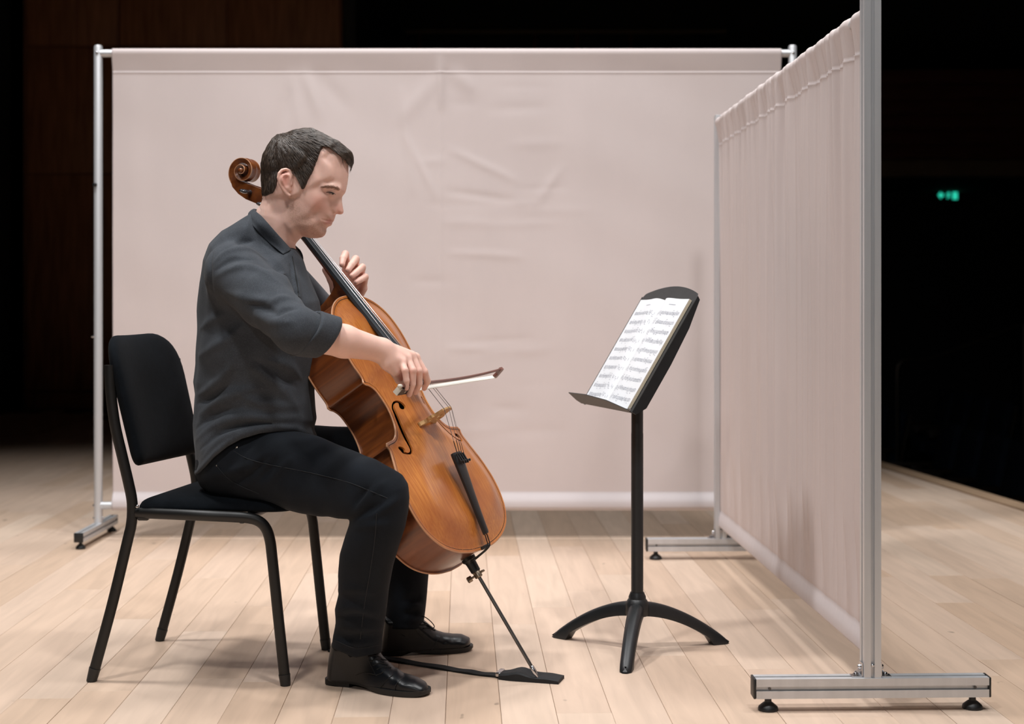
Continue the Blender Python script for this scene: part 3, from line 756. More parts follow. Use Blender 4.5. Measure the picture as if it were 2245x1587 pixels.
arc = [(a, b - .014 * max(0, 1 - min(a, DW - a) / .02) ** 2) for a, b in arc]
out = [(0.0, 0.0), (DW, 0.0)] + arc
MB().prism(out, DB, DU, DV, DN, -.004, 0).build('desk_plate', 'stand_matt', ms, True, 35)
mb = MB()                                                  # folded side returns behind the plate
for a in (0.0, DW): MB().prism([(0.0, 0), (0, DH - .004), (-.010, DH - .01), (-.024, DH * .75), (-.030, DH * .45), (-.030, .03), (-.012, 0)], dpt(a, 0), DN, DV, DU * (1 if a == 0 else -1), -.0015, .0015).build('side_return', 'stand_black', ms, True, 35)
mb = MB(); mb.prism([(0, 0), (DW, 0), (DW + .012, .012), (DW + .012, .018), (DW, .052), (DW * .6, .058), (DW * .25, .046), (0.0, .012)], dpt(0, 0), DU, DN * .98 + DV * .12, DV, -.0022, 0.0)
mb.build('ledge', 'stand_matt', ms, True, 35)
mb = MB(); mb.tube([SP + Z * .70, SP + Z * .735 + DN * -.012], .016, 14); mb.box(dpt(DW * .5, .10, -.022), (.05, .10, .036), np.stack([DN, DU, DV], 1), bev=.008)
mb.tube([SP + Z * .745, dpt(DW * .5, .10, -.03)], .012, 12); mb.build('tilt_head', 'stand_black', ms, True, 40)
mb = MB(); bolt(mb, dpt(0.002, .004, .010), -DU, .004, .004); mb.build('rivet', 'bolt_steel', ms)

# open music book on the desk
bk_ = empty('music_book', tuple(dpt(DW / 2, 0, .02)), 'open book of printed sheet music resting on the black stand', 'book')
BW0, BW1, BH = .018, .385, .352; mid = .197
def page_h(a):
    """height of the open page above the desk across its width"""
    if a < mid: t = (a - BW0) / (mid - BW0); return .010 + .010 * math.sin(math.pi * min(1, t * 1.05) ** 2.2) * t - .006 * max(0, (t - .9) / .1) ** 2
    t = (BW1 - a) / (BW1 - mid); return .008 + .011 * math.sin(math.pi * min(1, t * 1.05) ** 2.2) * t - .006 * max(0, (t - .9) / .1) ** 2
for a0, a1 in ((BW0, mid - .0006), (mid + .0006, BW1)):
    A = np.linspace(a0, a1, 26)
    m = MB(); v = [dpt(a, b, page_h(a)) for a in A for b in (.004, BH)]; v += [dpt(a, b, .0015) for a in A for b in (.004, BH)]
    n = len(A); f = []
    for i in range(n - 1):
        f.append([2 * i, 2 * i + 2, 2 * i + 3, 2 * i + 1]); f.append([2 * n + 2 * i, 2 * n + 2 * i + 1, 2 * n + 2 * i + 3, 2 * n + 2 * i + 2])
        f.append([2 * i, 2 * n + 2 * i, 2 * n + 2 * i + 2, 2 * i + 2]); f.append([2 * i + 1, 2 * i + 3, 2 * n + 2 * i + 3, 2 * n + 2 * i + 1])
    f.append([0, 1, 2 * n + 1, 2 * n]); f.append([2 * n - 2, 4 * n - 2, 4 * n - 1, 2 * n - 1])
    pg = m.add(v, f).build('page_block', 'paper_edge', bk_, False)
    v2 = [dpt(a, b, page_h(a) + .0006) for a in A for b in np.linspace(.004, BH, 3)]
    sh = obj('top_sheet', v2, grid_faces(26, 3)[:, ::-1], 'paper', bk_, False); so = sh.modifiers.new('t', 'SOLIDIFY'); so.thickness = .0004
    # printed staves: lines, bar lines, note heads and stems
    mb = MB(); rn = random.Random(int(a0 * 1000))
    def qd(x0, y0, x1, y1, w):
        dx, dy = x1 - x0, y1 - y0; L = math.hypot(dx, dy); nx, ny = -dy / L * w / 2, dx / L * w / 2; s = max(1, int(L / .02)); v = []; f = []
        for i in range(s + 1):
            t = i / s; x, y = x0 + dx * t, y0 + dy * t
            for sg in (-1, 1): v.append(dpt(x + nx * sg, y + ny * sg, page_h(x + nx * sg) + .0009))
            if i: f.append([2 * i - 2, 2 * i, 2 * i + 1, 2 * i - 1])
        mb.add(v, f)
    lm, rm = a0 + .014, a1 - .016
    for k in range(10):
        yc = BH - .052 - k * .0305
        if k == 0 and a0 > mid: l0, r0 = rm - .0, lm
        for j in range(5): qd(lm, yc + j * .0021, rm, yc + j * .0021, .00045)
        for x in np.linspace(lm, rm, 5): qd(x, yc, x, yc + .0084, .0006)
        qd(rm - .004, yc - .002, rm - .0025, yc + .0105, .0022); x = rm - .010
        while x > lm + .004:
            y = yc + rn.choice(range(-1, 9)) * .00105; qd(x - .0013, y, x + .0013, y, .0019)
            st = rn.choice((-1, 1)) * .0068; qd(x + .0011, y, x + .0011, y + st, .0006)
            if rn.random() < .5: qd(x + .0011, y + st, x - .0052, y + st + rn.uniform(-.001, .001), .0012)
            x -= rn.choice((.0055, .0055, .0075, .011))
    qd((lm + rm) / 2 - .02, BH - .020, (lm + rm) / 2 + .02, BH - .020, .0016)
    mb.build('printed_music', 'print_ink', bk_, False)

# ------------------------------------------------------------------ cello endpin strap on the floor
st = empty('endpin_anchor', (-.1, 3.85, 0), 'black endpin anchor strap with a rubber pad lying on the boards', 'anchor')
pa, pb = np.array([-.028, 3.742, 0]), np.array([.125, 3.700, 0]); d = (pb - pa); L = np.linalg.norm(d); d /= L; s = np.array([-d[1], d[0], 0])
sec = []; A = np.linspace(0, 1, 18)
for t in A:
    h = .013 + .010 * math.exp(-((t - .32) / .16) ** 2) - .004 * max(0, (t - .8) / .2); w = .032 * (0.8 + .2 * min(1, t * 5))
    c = pa + d * L * t; sec.append([c + s * x + Z * z for x, z in ((-w, 0), (-w, h * .8), (-w + .004, h), (-.008, h - .006 * math.exp(-((t - .56) / .1) ** 2)), (.008, h - .006 * math.exp(-((t - .56) / .1) ** 2)), (w - .004, h), (w, h * .8), (w, 0))])
n = 8; f = [[i * n + j, i * n + (j + 1) % n, (i + 1) * n + (j + 1) % n, (i + 1) * n + j] for i in range(len(sec) - 1) for j in range(n)] + [list(range(n)), [(len(sec) - 1) * n + j for j in range(n)]]
mat('rubber', (0.010, 0.011, 0.013), 0.75, var=0.3, scale=40, bump=.2, bscale=120)
mat('webbing', (0.007, 0.0075, 0.009), 0.85, var=0.3, scale=90, bump=.3, bscale=400)
MB().add(np.concatenate([np.array(q) for q in sec]), f).build('rubber_pad', 'rubber', st, True, 40)
sp = catmull([(-.500, 4.030, 0), (-.42, 3.985, 0), (-.30, 3.905, 0), (-.16, 3.815, 0), (-.075, 3.765, 0), (.0, 3.735, 0)], 8); v = []; f = []
T = np.gradient(sp, axis=0); T /= np.linalg.norm(T, axis=1)[:, None]; S2 = np.stack([-T[:, 1], T[:, 0], 0 * T[:, 0]], 1)
for i in range(len(sp)):
    zt = .004 + .002 * math.sin(i * .5) ** 2; w = .015
    v += [sp[i] - S2[i] * w + Z * .001, sp[i] - S2[i] * w + Z * zt, sp[i] + S2[i] * w + Z * zt, sp[i] + S2[i] * w + Z * .001]
    if i: f += [[4 * i - 4 + j, 4 * i - 4 + (j + 1) % 4, 4 * i + (j + 1) % 4, 4 * i + j] for j in range(4)]
MB().add(v, f).build('strap', 'webbing', st, False)
MB().box((-.030, 3.748, .010), (.014, .045, .012), np.array(Matrix.Rotation(-.28, 3, 'Z')), bev=.003).build('buckle', 'bolt_steel', st)

# ------------------------------------------------------------------ cello (built in its own frame: x across, y from tail to scroll, z out of the belly)
CO = np.array([-0.0666, 3.744, 0.3313])
CR = np.array([[0.3701, -0.5134, 0.7742], [0.929, 0.2081, -0.3061], [-0.0039, 0.8325, 0.554]])
_u, _s, _vt = np.linalg.svd(CR); CR = _u @ _vt
def cw(x, y, z): return CO + CR @ np.array([x, y, z], float)
def cproj(x, y, z): q = cw(x, y, z); return CX + F * q[0] / q[1], HY - F * (q[2] - HC) / q[1]
cello = empty('cello', tuple(CO), 'varnished orange-brown cello held between the knees of the seated player', 'cello')
cello.rotation_euler = Matrix(CR.tolist()).to_euler()
def varnish(name, c1, c2, c3, stretch, flame=False, coat=.6):
    m = bpy.data.materials.new(name); m.use_nodes = True; N = m.node_tree.nodes; L = m.node_tree.links; b = N['Principled BSDF']
    tc = N.new('ShaderNodeTexCoord'); mp = N.new('ShaderNodeMapping'); mp.inputs['Scale'].default_value = stretch; L.new(tc.outputs['Object'], mp.inputs['Vector'])
    n1 = N.new('ShaderNodeTexNoise'); n1.inputs['Scale'].default_value = 1; n1.inputs['Detail'].default_value = 5; n1.inputs['Distortion'].default_value = .3; L.new(mp.outputs[0], n1.inputs['Vector'])
    n2 = N.new('ShaderNodeTexNoise'); n2.inputs['Scale'].default_value = 7; n2.inputs['Detail'].default_value = 3; L.new(tc.outputs['Object'], n2.inputs['Vector'])
    r1 = N.new('ShaderNodeMapRange'); r1.inputs['From Min'].default_value = .35; r1.inputs['From Max'].default_value = .65; L.new(n1.outputs['Fac'], r1.inputs['Value'])
    r2 = N.new('ShaderNodeMapRange'); r2.inputs['From Min'].default_value = .38; r2.inputs['From Max'].default_value = .66; r2.inputs['To Max'].default_value = .75; L.new(n2.outputs['Fac'], r2.inputs['Value'])
    a = N.new('ShaderNodeMix'); a.data_type = 'RGBA'; a.inputs['A'].default_value = s2l(c1) + (1,); a.inputs['B'].default_value = s2l(c2) + (1,); L.new(r1.outputs[0], a.inputs['Factor'])
    d = N.new('ShaderNodeMix'); d.data_type = 'RGBA'; L.new(a.outputs['Result'], d.inputs['A']); d.inputs['B'].default_value = s2l(c3) + (1,); L.new(r2.outputs[0], d.inputs['Factor'])
    L.new(d.outputs['Result'], b.inputs['Base Color']); b.inputs['Roughness'].default_value = .38; b.inputs['Coat Weight'].default_value = coat; b.inputs['Coat Roughness'].default_value = .22
    bp = N.new('ShaderNodeBump'); bp.inputs['Strength'].default_value = .06; bp.inputs['Distance'].default_value = .001; L.new(n1.outputs['Fac'], bp.inputs['Height']); L.new(bp.outputs[0], b.inputs['Normal'])
    MATS[name] = m
varnish('spruce', (206, 132, 60), (178, 102, 40), (156, 82, 36), (260, 4, 260))
varnish('maple_rib', (142, 78, 32), (92, 46, 18), (108, 54, 20), (18, 60, 4))  # ribs and back: darker brown wood, with shading also mixed into the colour
varnish('maple_scroll', (128, 70, 26), (96, 48, 18), (86, 40, 16), (20, 50, 50))
mat('cello_edge', s2l((214, 158, 118)), .4, var=.35, scale=30, coat=.3)
mat('ebony', (0.012, 0.012, 0.013), .42, var=.3, scale=40, stretch=(10, 1, 10), coat=.1)
mat('ebony_board', (0.040, 0.048, 0.055), .55, var=.2, scale=40, stretch=(10, 1, 10), spec=.22)  # bluish grey sheen of the lit board is put into this base colour
mat('bridge_maple', s2l((206, 162, 108)), .5, var=.25, scale=60)
mat('string_steel', (0.55, 0.55, 0.57), .3, 1.0, var=.1)
mat('string_dark', (0.16, 0.15, 0.14), .35, 1.0, var=.1)
mat('endpin_steel', (0.20, 0.195, 0.19), .35, 1.0, var=.2, scale=30)
mat('brass_dull', (0.34, 0.27, 0.2), .35, 1.0, var=.2, scale=30)
mat('peg_wood', (0.030, 0.028, 0.032), .22, var=.2, coat=.6)
mat('hollow_dark', (0.006, 0.003, 0.002), .9)

def cpart(mb, name, m, parent=None, smooth=True, angle=40):
    o = mb.build(name, m, None, smooth, angle); o.parent = parent or cello; return o
seg = [[(0, .757), (.035, .755), (.07, .747), (.105, .727), (.133, .695), (.149, .652), (.154, .605), (.150, .56), (.142, .527), (.1415, .514), (.146, .5045)],
       [(.139, .4985), (.124, .493), (.109, .478), (.1005, .450), (.098, .418), (.105, .383), (.119, .357), (.140, .341), (.165, .336), (.180, .334)],
       [(.186, .326), (.183, .312), (.189, .292), (.203, .255), (.216, .215), (.223, .172), (.220, .128), (.205, .085), (.173, .047), (.125, .021), (.065, .006), (0, .001)]]
half = np.concatenate([catmull(q, 7) for q in seg]); half[:, 0] *= 1.08
OUT = np.concatenate([half, np.stack([-half[::-1][1:-1, 0], half[::-1][1:-1, 1]], 1)])     # closed outline
def offset_in(poly, d):
    n = len(poly); a = np.roll(poly, 1, 0); b = np.roll(poly, -1, 0); t = b - a; t /= np.linalg.norm(t, axis=1)[:, None] + 1e-12
    nrm = np.stack([-t[:, 1], t[:, 0]], 1); q = poly + nrm * d
    return q if inpoly(q[5:6], poly)[0] else poly - nrm * d
def arch(P, A):
    d = polydist(P, OUT); t = np.clip((d - .006) / .085, 0, 1); s = t * t * (3 - 2 * t)
    yy = np.clip((P[..., 1] - .38) / .38, -1, 1)
    return A * (.55 * s + .45 * np.sin(t * np.pi / 2) ** 1.3) * (1 - .22 * yy ** 2) - .0015 * np.exp(-((d - .011) / .006) ** 2)
def fhole(sg):
    path = catmull([(.061, .416), (.063, .430), (.0735, .4345), (.083, .424), (.086, .403), (.092, .372), (.101, .338), (.110, .310), (.119, .295), (.132, .2895), (.1425, .297), (.140, .309)], 6)
    n = len(path); t = np.linspace(0, 1, n); w = .0026 + .0022 * np.exp(-((t - .5) / .22) ** 2) + .0048 * np.exp(-(t / .07) ** 2) + .006 * np.exp(-((1 - t) / .08) ** 2)
    T = np.gradient(path, axis=0); T /= np.linalg.norm(T, axis=1)[:, None]; Nn = np.stack([-T[:, 1], T[:, 0]], 1)
    L = path + Nn * w[:, None]; Rr = path - Nn * w[:, None]
    e1 = [path[-1] + w[-1] * (math.cos(a) * Nn[-1] + math.sin(a) * T[-1]) for a in np.linspace(.5, 2.64, 5)]
    e0 = [path[0] + w[0] * (math.cos(a) * -Nn[0] - math.sin(a) * T[0]) for a in np.linspace(.5, 2.64, 5)]
    q = np.concatenate([L, e1, Rr[::-1], e0]); q[:, 0] = sg * ((q[:, 0] - .1) * 1.22 + .106)
    return q
def plate(z0, A, sgn, holes, name, m):
    g = .0085; gx, gy = np.meshgrid(np.arange(-.24, .241, g), np.arange(0, .76, g), indexing='ij'); P = np.stack([gx, gy], -1).reshape(-1, 2)
    k = inpoly(P, OUT) & (polydist(P, OUT) > .004)
    for h in holes: k &= ~inpoly(P, h) & (polydist(P, h) > .0025)
    rings = [offset_in(OUT, d) for d in (.0035, .008, .0125)]
    rp = np.concatenate(rings); kk = inpoly(rp, OUT) & (polydist(rp, OUT) > .002); rp = rp[kk]
    v, f = cdt(OUT, holes, np.concatenate([P[k], rp])); z = arch(v, A)
    zt = z0 + sgn * z + tilt(v[:, 0], v[:, 1]) * (1.0 if sgn > 0 else .3); n = len(OUT); mb = MB()
    V = np.column_stack([v, zt]); V2 = np.column_stack([v, zt - sgn * .0045])
    allf = f.tolist() + (f[:, ::-1] + len(v)).tolist()
    loops = [OUT] + list(holes); kd = {}
    for i, q in enumerate(v): kd[(round(q[0], 5), round(q[1], 5))] = i
    for lp in loops:
        id_ = [kd.get((round(q[0], 5), round(q[1], 5))) for q in lp]; id_ = [i for i in id_ if i is not None]
        for i in range(len(id_)): a, b = id_[i], id_[(i + 1) % len(id_)]; allf.append([a, b, b + len(v), a + len(v)])
    return cpart(mb.add(np.concatenate([V, V2]), allf), name, m, None, True, 35)
RIB = .113
def tilt(x, y): return .05 * (y - .2) + .06 * x      # set of the body against the neck and string line
FH = [fhole(-1), fhole(1)]
belly = plate(.0045, .024, 1, FH, 'belly', 'spruce')
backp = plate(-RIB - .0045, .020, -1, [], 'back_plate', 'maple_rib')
for par, z in ((belly, .0022), (backp, -RIB - .0022)):
    ring = np.column_stack([OUT, z + tilt(OUT[:, 0], OUT[:, 1]) * (1.0 if par is belly else .3)]); ring = np.concatenate([ring, ring[:2]])
    cpart(MB().tube(ring, .0022, 6, cap=False, flat=((0, 0, 1), 1.0)), 'edge', 'cello_edge', par)
pu = offset_in(OUT, .0058); pz = .0047 + arch(pu, .024) + tilt(pu[:, 0], pu[:, 1]); t = offset_in(OUT, .0074); tz = .0047 + arch(t, .024) + tilt(t[:, 0], t[:, 1]); n = len(OUT)
cpart(MB().add(np.concatenate([np.column_stack([pu, pz]), np.column_stack([t, tz])]), [[i, (i + 1) % n, n + (i + 1) % n, n + i] for i in range(n)]), 'purfling', 'hollow_dark', belly)
inn = offset_in(OUT, .0042); mb = MB()
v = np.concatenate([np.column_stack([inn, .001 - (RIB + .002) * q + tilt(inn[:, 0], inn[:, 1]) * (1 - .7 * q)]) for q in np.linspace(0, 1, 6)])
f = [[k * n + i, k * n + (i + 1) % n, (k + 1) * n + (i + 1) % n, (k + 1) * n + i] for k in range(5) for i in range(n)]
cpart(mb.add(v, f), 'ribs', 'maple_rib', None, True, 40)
# neck with heel, fingerboard, nut
def zs(y): return .1135 - .1515 * (y - .355)
def hwf(y): return .0150 + (1.035 - y) / .58 * .0155
secs = []; A = np.linspace(0, math.pi, 13)
for y, dep, hw in ((1.045, .015, .0135), (1.0, .0145, .0140), (.95, .0145, .0148), (.90, .0155, .0155), (.86, .0170, .0162), (.835, .0185, .0168), (.815, .0215, .0172), (.801, .030, .0172), (.792, .050, .0165), (.785, .082, .0145), (.778, .125, .0128), (.768, .148, .0138), (.752, .152, .016)):
    zu = zs(y) - .0135; zb = max(zu - dep, -RIB - .006)
    secs.append([(hw * math.cos(a), y, zu - (zu - zb) * math.sin(a) ** .8) for a in A])
n = len(A); f = [[i * n + j, i * n + j + 1, (i + 1) * n + j + 1, (i + 1) * n + j] for i in range(len(secs) - 1) for j in range(n - 1)]
f += [[i * n, (i + 1) * n, (i + 1) * n + n - 1, i * n + n - 1] for i in range(len(secs) - 1)] + [list(range(n)), [(len(secs) - 1) * n + j for j in range(n)]]
neck = cpart(MB().add(np.concatenate([np.array(q) for q in secs]), f), 'neck', 'maple_scroll', None, True, 50)
secs = []
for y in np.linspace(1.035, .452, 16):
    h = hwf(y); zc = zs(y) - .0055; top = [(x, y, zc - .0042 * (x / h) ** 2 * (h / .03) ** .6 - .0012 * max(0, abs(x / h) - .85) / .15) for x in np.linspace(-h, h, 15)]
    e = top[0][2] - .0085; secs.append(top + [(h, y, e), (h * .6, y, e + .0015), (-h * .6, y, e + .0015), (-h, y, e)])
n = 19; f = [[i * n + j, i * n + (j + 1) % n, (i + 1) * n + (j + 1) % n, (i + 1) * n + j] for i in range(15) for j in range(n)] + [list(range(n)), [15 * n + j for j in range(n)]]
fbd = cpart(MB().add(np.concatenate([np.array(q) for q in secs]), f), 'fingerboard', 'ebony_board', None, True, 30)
cpart(MB().box((0, 1.038, zs(1.038) - .009), (.030, .007, .018), bev=.002), 'nut', 'ebony')
# pegbox and scroll
pb = [(1.040, .004), (1.040, -.026), (1.075, -.038), (1.1158, -.0575), (1.1504, -.082), (1.176, -.0935), (1.203, -.0985), (1.219, -.094), (1.214, -.077), (1.198, -.066), (1.181, -.0545), (1.166, -.042), (1.143, -.0255), (1.09, -.008)]
pgb = MB()
wallp = np.array(pb)
for sx in (-1, 1): pgb.prism(wallp, (0, 0, 0), (0, 1, 0), (0, 0, 1), (1, 0, 0), sx * .0195 if sx > 0 else -.0195, sx * .0125 if sx > 0 else -.0125)
inner = wallp.copy(); inner[[0, -1, -2, -3], 1] -= .012
pgb.prism(inner, (0, 0, 0), (0, 1, 0), (0, 0, 1), (1, 0, 0), -.0126, .0126)
pegbox = cpart(pgb, 'pegbox', 'maple_scroll', None, False)
cc = np.array([1.2206, -.048]); th = np.radians(np.linspace(-118, 690, 150)); ctl_t = np.radians([-160, -118, -71, -20, 30, 75, 119, 170, 218, 280, 340, 400, 460, 520, 580, 640, 690])
ctl_r = np.array([.064, .051, .0465, .0405, .0365, .0340, .0315, .0290, .0270, .0232, .0200, .0168, .0140, .0112, .0088, .0066, .005])
ro = np.interp(th, ctl_t, ctl_r); secs = []
for a, r in zip(th, ro):
    p = (a - th[0]) / (th[-1] - th[0]); hw = .0175 + .0145 * np.clip(p * 1.15, 0, 1) ** .9; ri = r * .62 if p < .8 else r * .1; dr = np.array([math.cos(a), math.sin(a)])
    def pt(x, rr): q = cc + dr * rr; return (x, q[0], q[1])
    g = .0018 * (1 - p)
    secs.append([pt(-hw + .0018, r), pt(-hw * .55, r - g * 1.5), pt(-hw * .12, r + g * .2), pt(0, r + g * .6), pt(hw * .12, r + g * .2), pt(hw * .55, r - g * 1.5), pt(hw - .0018, r), pt(hw, r - .0022), pt(hw - .0035, ri), pt(-hw + .0035, ri), pt(-hw, r - .0022)])
n = 11; f = [[i * n + j, i * n + (j + 1) % n, (i + 1) * n + (j + 1) % n, (i + 1) * n + j] for i in range(len(secs) - 1) for j in range(n)] + [list(range(n)), [(len(secs) - 1) * n + j for j in range(n)]]
scroll = cpart(MB().add(np.concatenate([np.array(q) for q in secs]), f), 'scroll', 'maple_scroll', None, True, 40)
mb = MB()
for s in (-1, 1):
    mb2 = []
    for a, r, p in zip(th, ro, np.linspace(0, 1, len(th))):
        hw = .0175 + .0145 * np.clip(p * 1.15, 0, 1) ** .9; q = cc + np.array([math.cos(a), math.sin(a)]) * (r - .0008); mb2.append((s * (hw - .0006), q[0], q[1]))
    mb.tube(mb2, .0011, 5)
cpart(mb, 'chamfer_line', 'cello_edge', scroll)
for s in (-1, 1): cpart(MB().lathe([(.008, -.002), (.0075, .002), (.0045, .0045), (.001, .005)], (s * .030, cc[0], cc[1]), (s, 0, 0), 14), 'eye', 'maple_scroll', scroll)
for s, y, z in ((-1, 1.158, -.060), (-1, 1.098, -.036), (1, 1.138, -.048), (1, 1.075, -.028)):
    mb = MB().lathe([(.0052, -.038), (.0058, 0), (.0066, .003), (.0060, .005), (.0048, .008), (.0048, .016), (.006, .018)], (s * .0195, y, z), (s, 0, 0), 14)
    hd = MB().lathe([(.002, 0), (.0105, .003), (.0128, .010), (.0122, .019), (.0085, .026), (.003, .029)], (0, 0, 0), (s, 0, 0), 18)
    v = hd.v[0]; v[:, 1] *= .48; v[:, 2] *= 1.0; a = 0.85; c_, s_ = math.cos(a), math.sin(a)
    v = np.stack([v[:, 0], v[:, 1] * c_ - v[:, 2] * s_, v[:, 1] * s_ + v[:, 2] * c_], 1) + np.array([s * .036, y, z]); mb.add(v, hd.f)
    cpart(mb, 'peg', 'peg_wood', None, True, 40)
# bridge
XB = [-.0235, -.008, .008, .0235]
def zbr(x): return .1135 - .0075 * (x / .0235) ** 2
bo = [(-.046, .0), (-.021, .0), (-.021, .006), (-.017, .013), (-.008, .0165), (0, .0175), (.008, .0165), (.017, .013), (.021, .006), (.021, 0), (.046, 0), (.046, .006), (.041, .012), (.036, .018), (.035, .026), (.040, .034), (.039, .044), (.031, .047), (.030, .058), (.0295, .076)]
ztop = [(x, zbr(x) - .0285) for x in np.linspace(.029, -.029, 13)]
bo = bo + ztop + [(-x, z) for x, z in bo[::-1][:10]]
bo = np.array(bo); hole = [np.array([(.0, .038), (.007, .044), (.0085, .052), (.004, .056), (0, .053), (-.004, .056), (-.0085, .052), (-.007, .044)]),
                           np.array([(.016, .026), (.028, .024), (.029, .036), (.022, .040), (.017, .034)]), np.array([(-.016, .026), (-.017, .034), (-.022, .040), (-.029, .036), (-.028, .024)])]
v, f = cdt(bo, hole, np.zeros((0, 2))); mb = MB(); y0 = .355
def yb(z, s): return y0 + s * (.0055 - .0035 * np.clip(z / .085, 0, 1))
nv = len(v); V = np.concatenate([np.column_stack([v[:, 0], yb(v[:, 1], -1), v[:, 1] + .0285 + .004 * np.clip(1 - v[:, 1] / .02, 0, 1)]), np.column_stack([v[:, 0], yb(v[:, 1], 1), v[:, 1] + .0285 + .004 * np.clip(1 - v[:, 1] / .02, 0, 1)])])
ff = f.tolist() + (f[:, ::-1] + nv).tolist()
for lp in [bo] + hole:
    kd = {(round(q[0], 5), round(q[1], 5)): i for i, q in enumerate(v)}; id_ = [kd[(round(q[0], 5), round(q[1], 5))] for q in lp]
    for i in range(len(id_)): a, b = id_[i], id_[(i + 1) % len(id_)]; ff.append([a, b, b + nv, a + nv])
cpart(mb.add(V, ff), 'bridge', 'bridge_maple', None, False)
# tailpiece, tuners, tailgut
secs = []
for y, hw, z in ((.030, .0105, .020), (.034, .0125, .0215), (.08, .0145, .030), (.14, .0185, .042), (.20, .0245, .054), (.235, .0285, .061), (.243, .0285, .0625), (.247, .0265, .0628)):
    secs.append([(x * hw, y, z + .0065 * math.sqrt(max(0, 1 - (x * .93) ** 2))) for x in np.linspace(-1, 1, 11)] + [(hw, y, z - .004), (-hw, y, z - .004)])
n = 13; f = [[i * n + j, i * n + (j + 1) % n, (i + 1) * n + (j + 1) % n, (i + 1) * n + j] for i in range(len(secs) - 1) for j in range(n)] + [list(range(n)), [(len(secs) - 1) * n + j for j in range(n)]]
tp = cpart(MB().add(np.concatenate([np.array(q) for q in secs]), f), 'tailpiece', 'ebony', None, True, 35)
XT = [-.020, -.007, .007, .020]
for x in XT:
    mb = MB(); mb.box((x, .226, .0705), (.004, .030, .005), bev=.0012); mb.lathe([(.0022, 0), (.0020, .006), (.0034, .0065), (.0036, .0095), (.0025, .0105)], (x, .218, .070), (0, -.35, 1), 10)
    cpart(mb, 'fine_tuner', 'ebony', tp)
mb = MB()
for s in (-1, 1): mb.tube([(s * .006, .036, .020), (s * .0065, .018, .016), (s * .007, .002, .0105), (s * .008, -.004, -.004), (s * .011, -.007, -.030), (s * .012, -.009, -.050), (0, -.010, -.072)], .0016, 6, smooth=4)
cpart(mb, 'tailgut', 'ebony', None)
cpart(MB().box((0, .003, .0005), (.036, .008, .014), bev=.002), 'saddle', 'ebony')
# strings with dark windings
for i in range(4):
    xb, xn, xt = XB[i], [-.0112, -.0037, .0037, .0112][i], XT[i]; r = [.00085, .00072, .0006, .0005][i]
    so = cpart(MB().tube([(xt, .236, .0725), (xb, y0, zbr(xb) + r), (xn, 1.038, zs(1.038)), (xn * .8, 1.10, -.028)], r, 6), 'string', 'string_steel')
    cpart(MB().tube([(xt, .237, .0725), (xt + (xb - xt) * .3, .237 + (y0 - .237) * .3, .0725 + (zbr(xb) - .0725) * .3)], r * 1.6, 6), 'winding', 'string_dark', so)
wt = (XB[2] + .0, .30, .0725 + (zbr(XB[2]) - .0725) * .53)
# endpin
ZE = -.058
cpart(MB().lathe([(.019, .004), (.0185, -.004), (.0150, -.007), (.0138, -.012), (.0128, -.036), (.0105, -.038)], (0, 0, ZE), (0, 1, 0), 24), 'endpin_collar', 'ebony')
mb = MB().lathe([(.0095, -.036), (.0105, -.038), (.0105, -.052), (.0085, -.054)], (0, 0, ZE), (0, 1, 0), 20)
mb.lathe([(.003, .006), (.003, .018), (.0078, .0185), (.0082, .029), (.006, .031)], (0, -.046, ZE), (-.55, 0, -.83), 14); mb.box((.010, -.044, ZE + .012), (.016, .006, .007), bev=.0015)
cpart(mb, 'endpin_clamp', 'brass_dull')
cpart(MB().tube([(0, -.02, ZE), (0, -.322, ZE)], .0046, 14), 'endpin_rod', 'endpin_steel')
cpart(MB().lathe([(.0050, -.312), (.0062, -.314), (.0062, -.330), (.0035, -.338), (.0012, -.3465)], (0, 0, ZE), (0, 1, 0), 14), 'endpin_tip', 'bolt_steel')
cpart(MB().box((0, .36, -.05), (.012, .012, .10)), 'sound_post', 'bridge_maple')

# ------------------------------------------------------------------ bow
CB = cw(0.004, .424, zs(.424) + .0015)                     # where the hair lies on the strings
best = None
for Yt in np.linspace(4.0, 4.5, 400):
    q = W3(1095, 824, Yt); e = abs(np.linalg.norm(q - CB) - .490)
    if best is None or e < best[0]: best = (e, q)
BT = best[1]; bd = (BT - CB) / np.linalg.norm(BT - CB); bn_ = CR[:, 2] - bd * (CR[:, 2] @ bd); bn_ /= np.linalg.norm(bn_)
bn_ = bn_ + np.array([0, 0, .35]); bn_ -= bd * (bn_ @ bd); bn_ /= np.linalg.norm(bn_); bs_ = np.cross(bd, bn_)
CB = CB - bd * .02
def bw(s, h, w=0): return CB + bd * s + bn_ * h + bs_ * w
bow = empty('cello_bow', tuple(bw(-.14, 0)), 'brown wooden cello bow with white hair held in the right hand', 'bow')
mat('pernambuco', s2l((112, 62, 48)), .35, var=.25, scale=40, coat=.4)
mat('bow_hair', s2l((240, 236, 226)), .6, var=.08, scale=300, stretch=(40, 1, 1))
mat('pearl', s2l((226, 220, 206)), .25, var=.1)
S0, S1 = -.160, .470
st_pts = [(-.230, .0225), (-.18, .0225), (-.12, .0215), (-.02, .0185), (.08, .0165), (.20, .0165), (.32, .0200), (.41, .0255), (.470, .0305)]
bstick = MB().tube([bw(a, b) for a, b in st_pts], [.0046, .0048, .0048, .0046, .0044, .0042, .0039, .0036, .0033], 12, smooth=6).build('stick', 'pernambuco', bow)
MB().prism([(a - .065, b) for a, b in ((.524, .0335), (.541, .0345), (.545, .028), (.546, .006), (.5445, .0), (.527, -.001), (.524, .004), (.5265, .014), (.520, .027))], CB, bd, bn_, bs_, -.0045, .0045).build('tip', 'pernambuco', bow, True, 40)
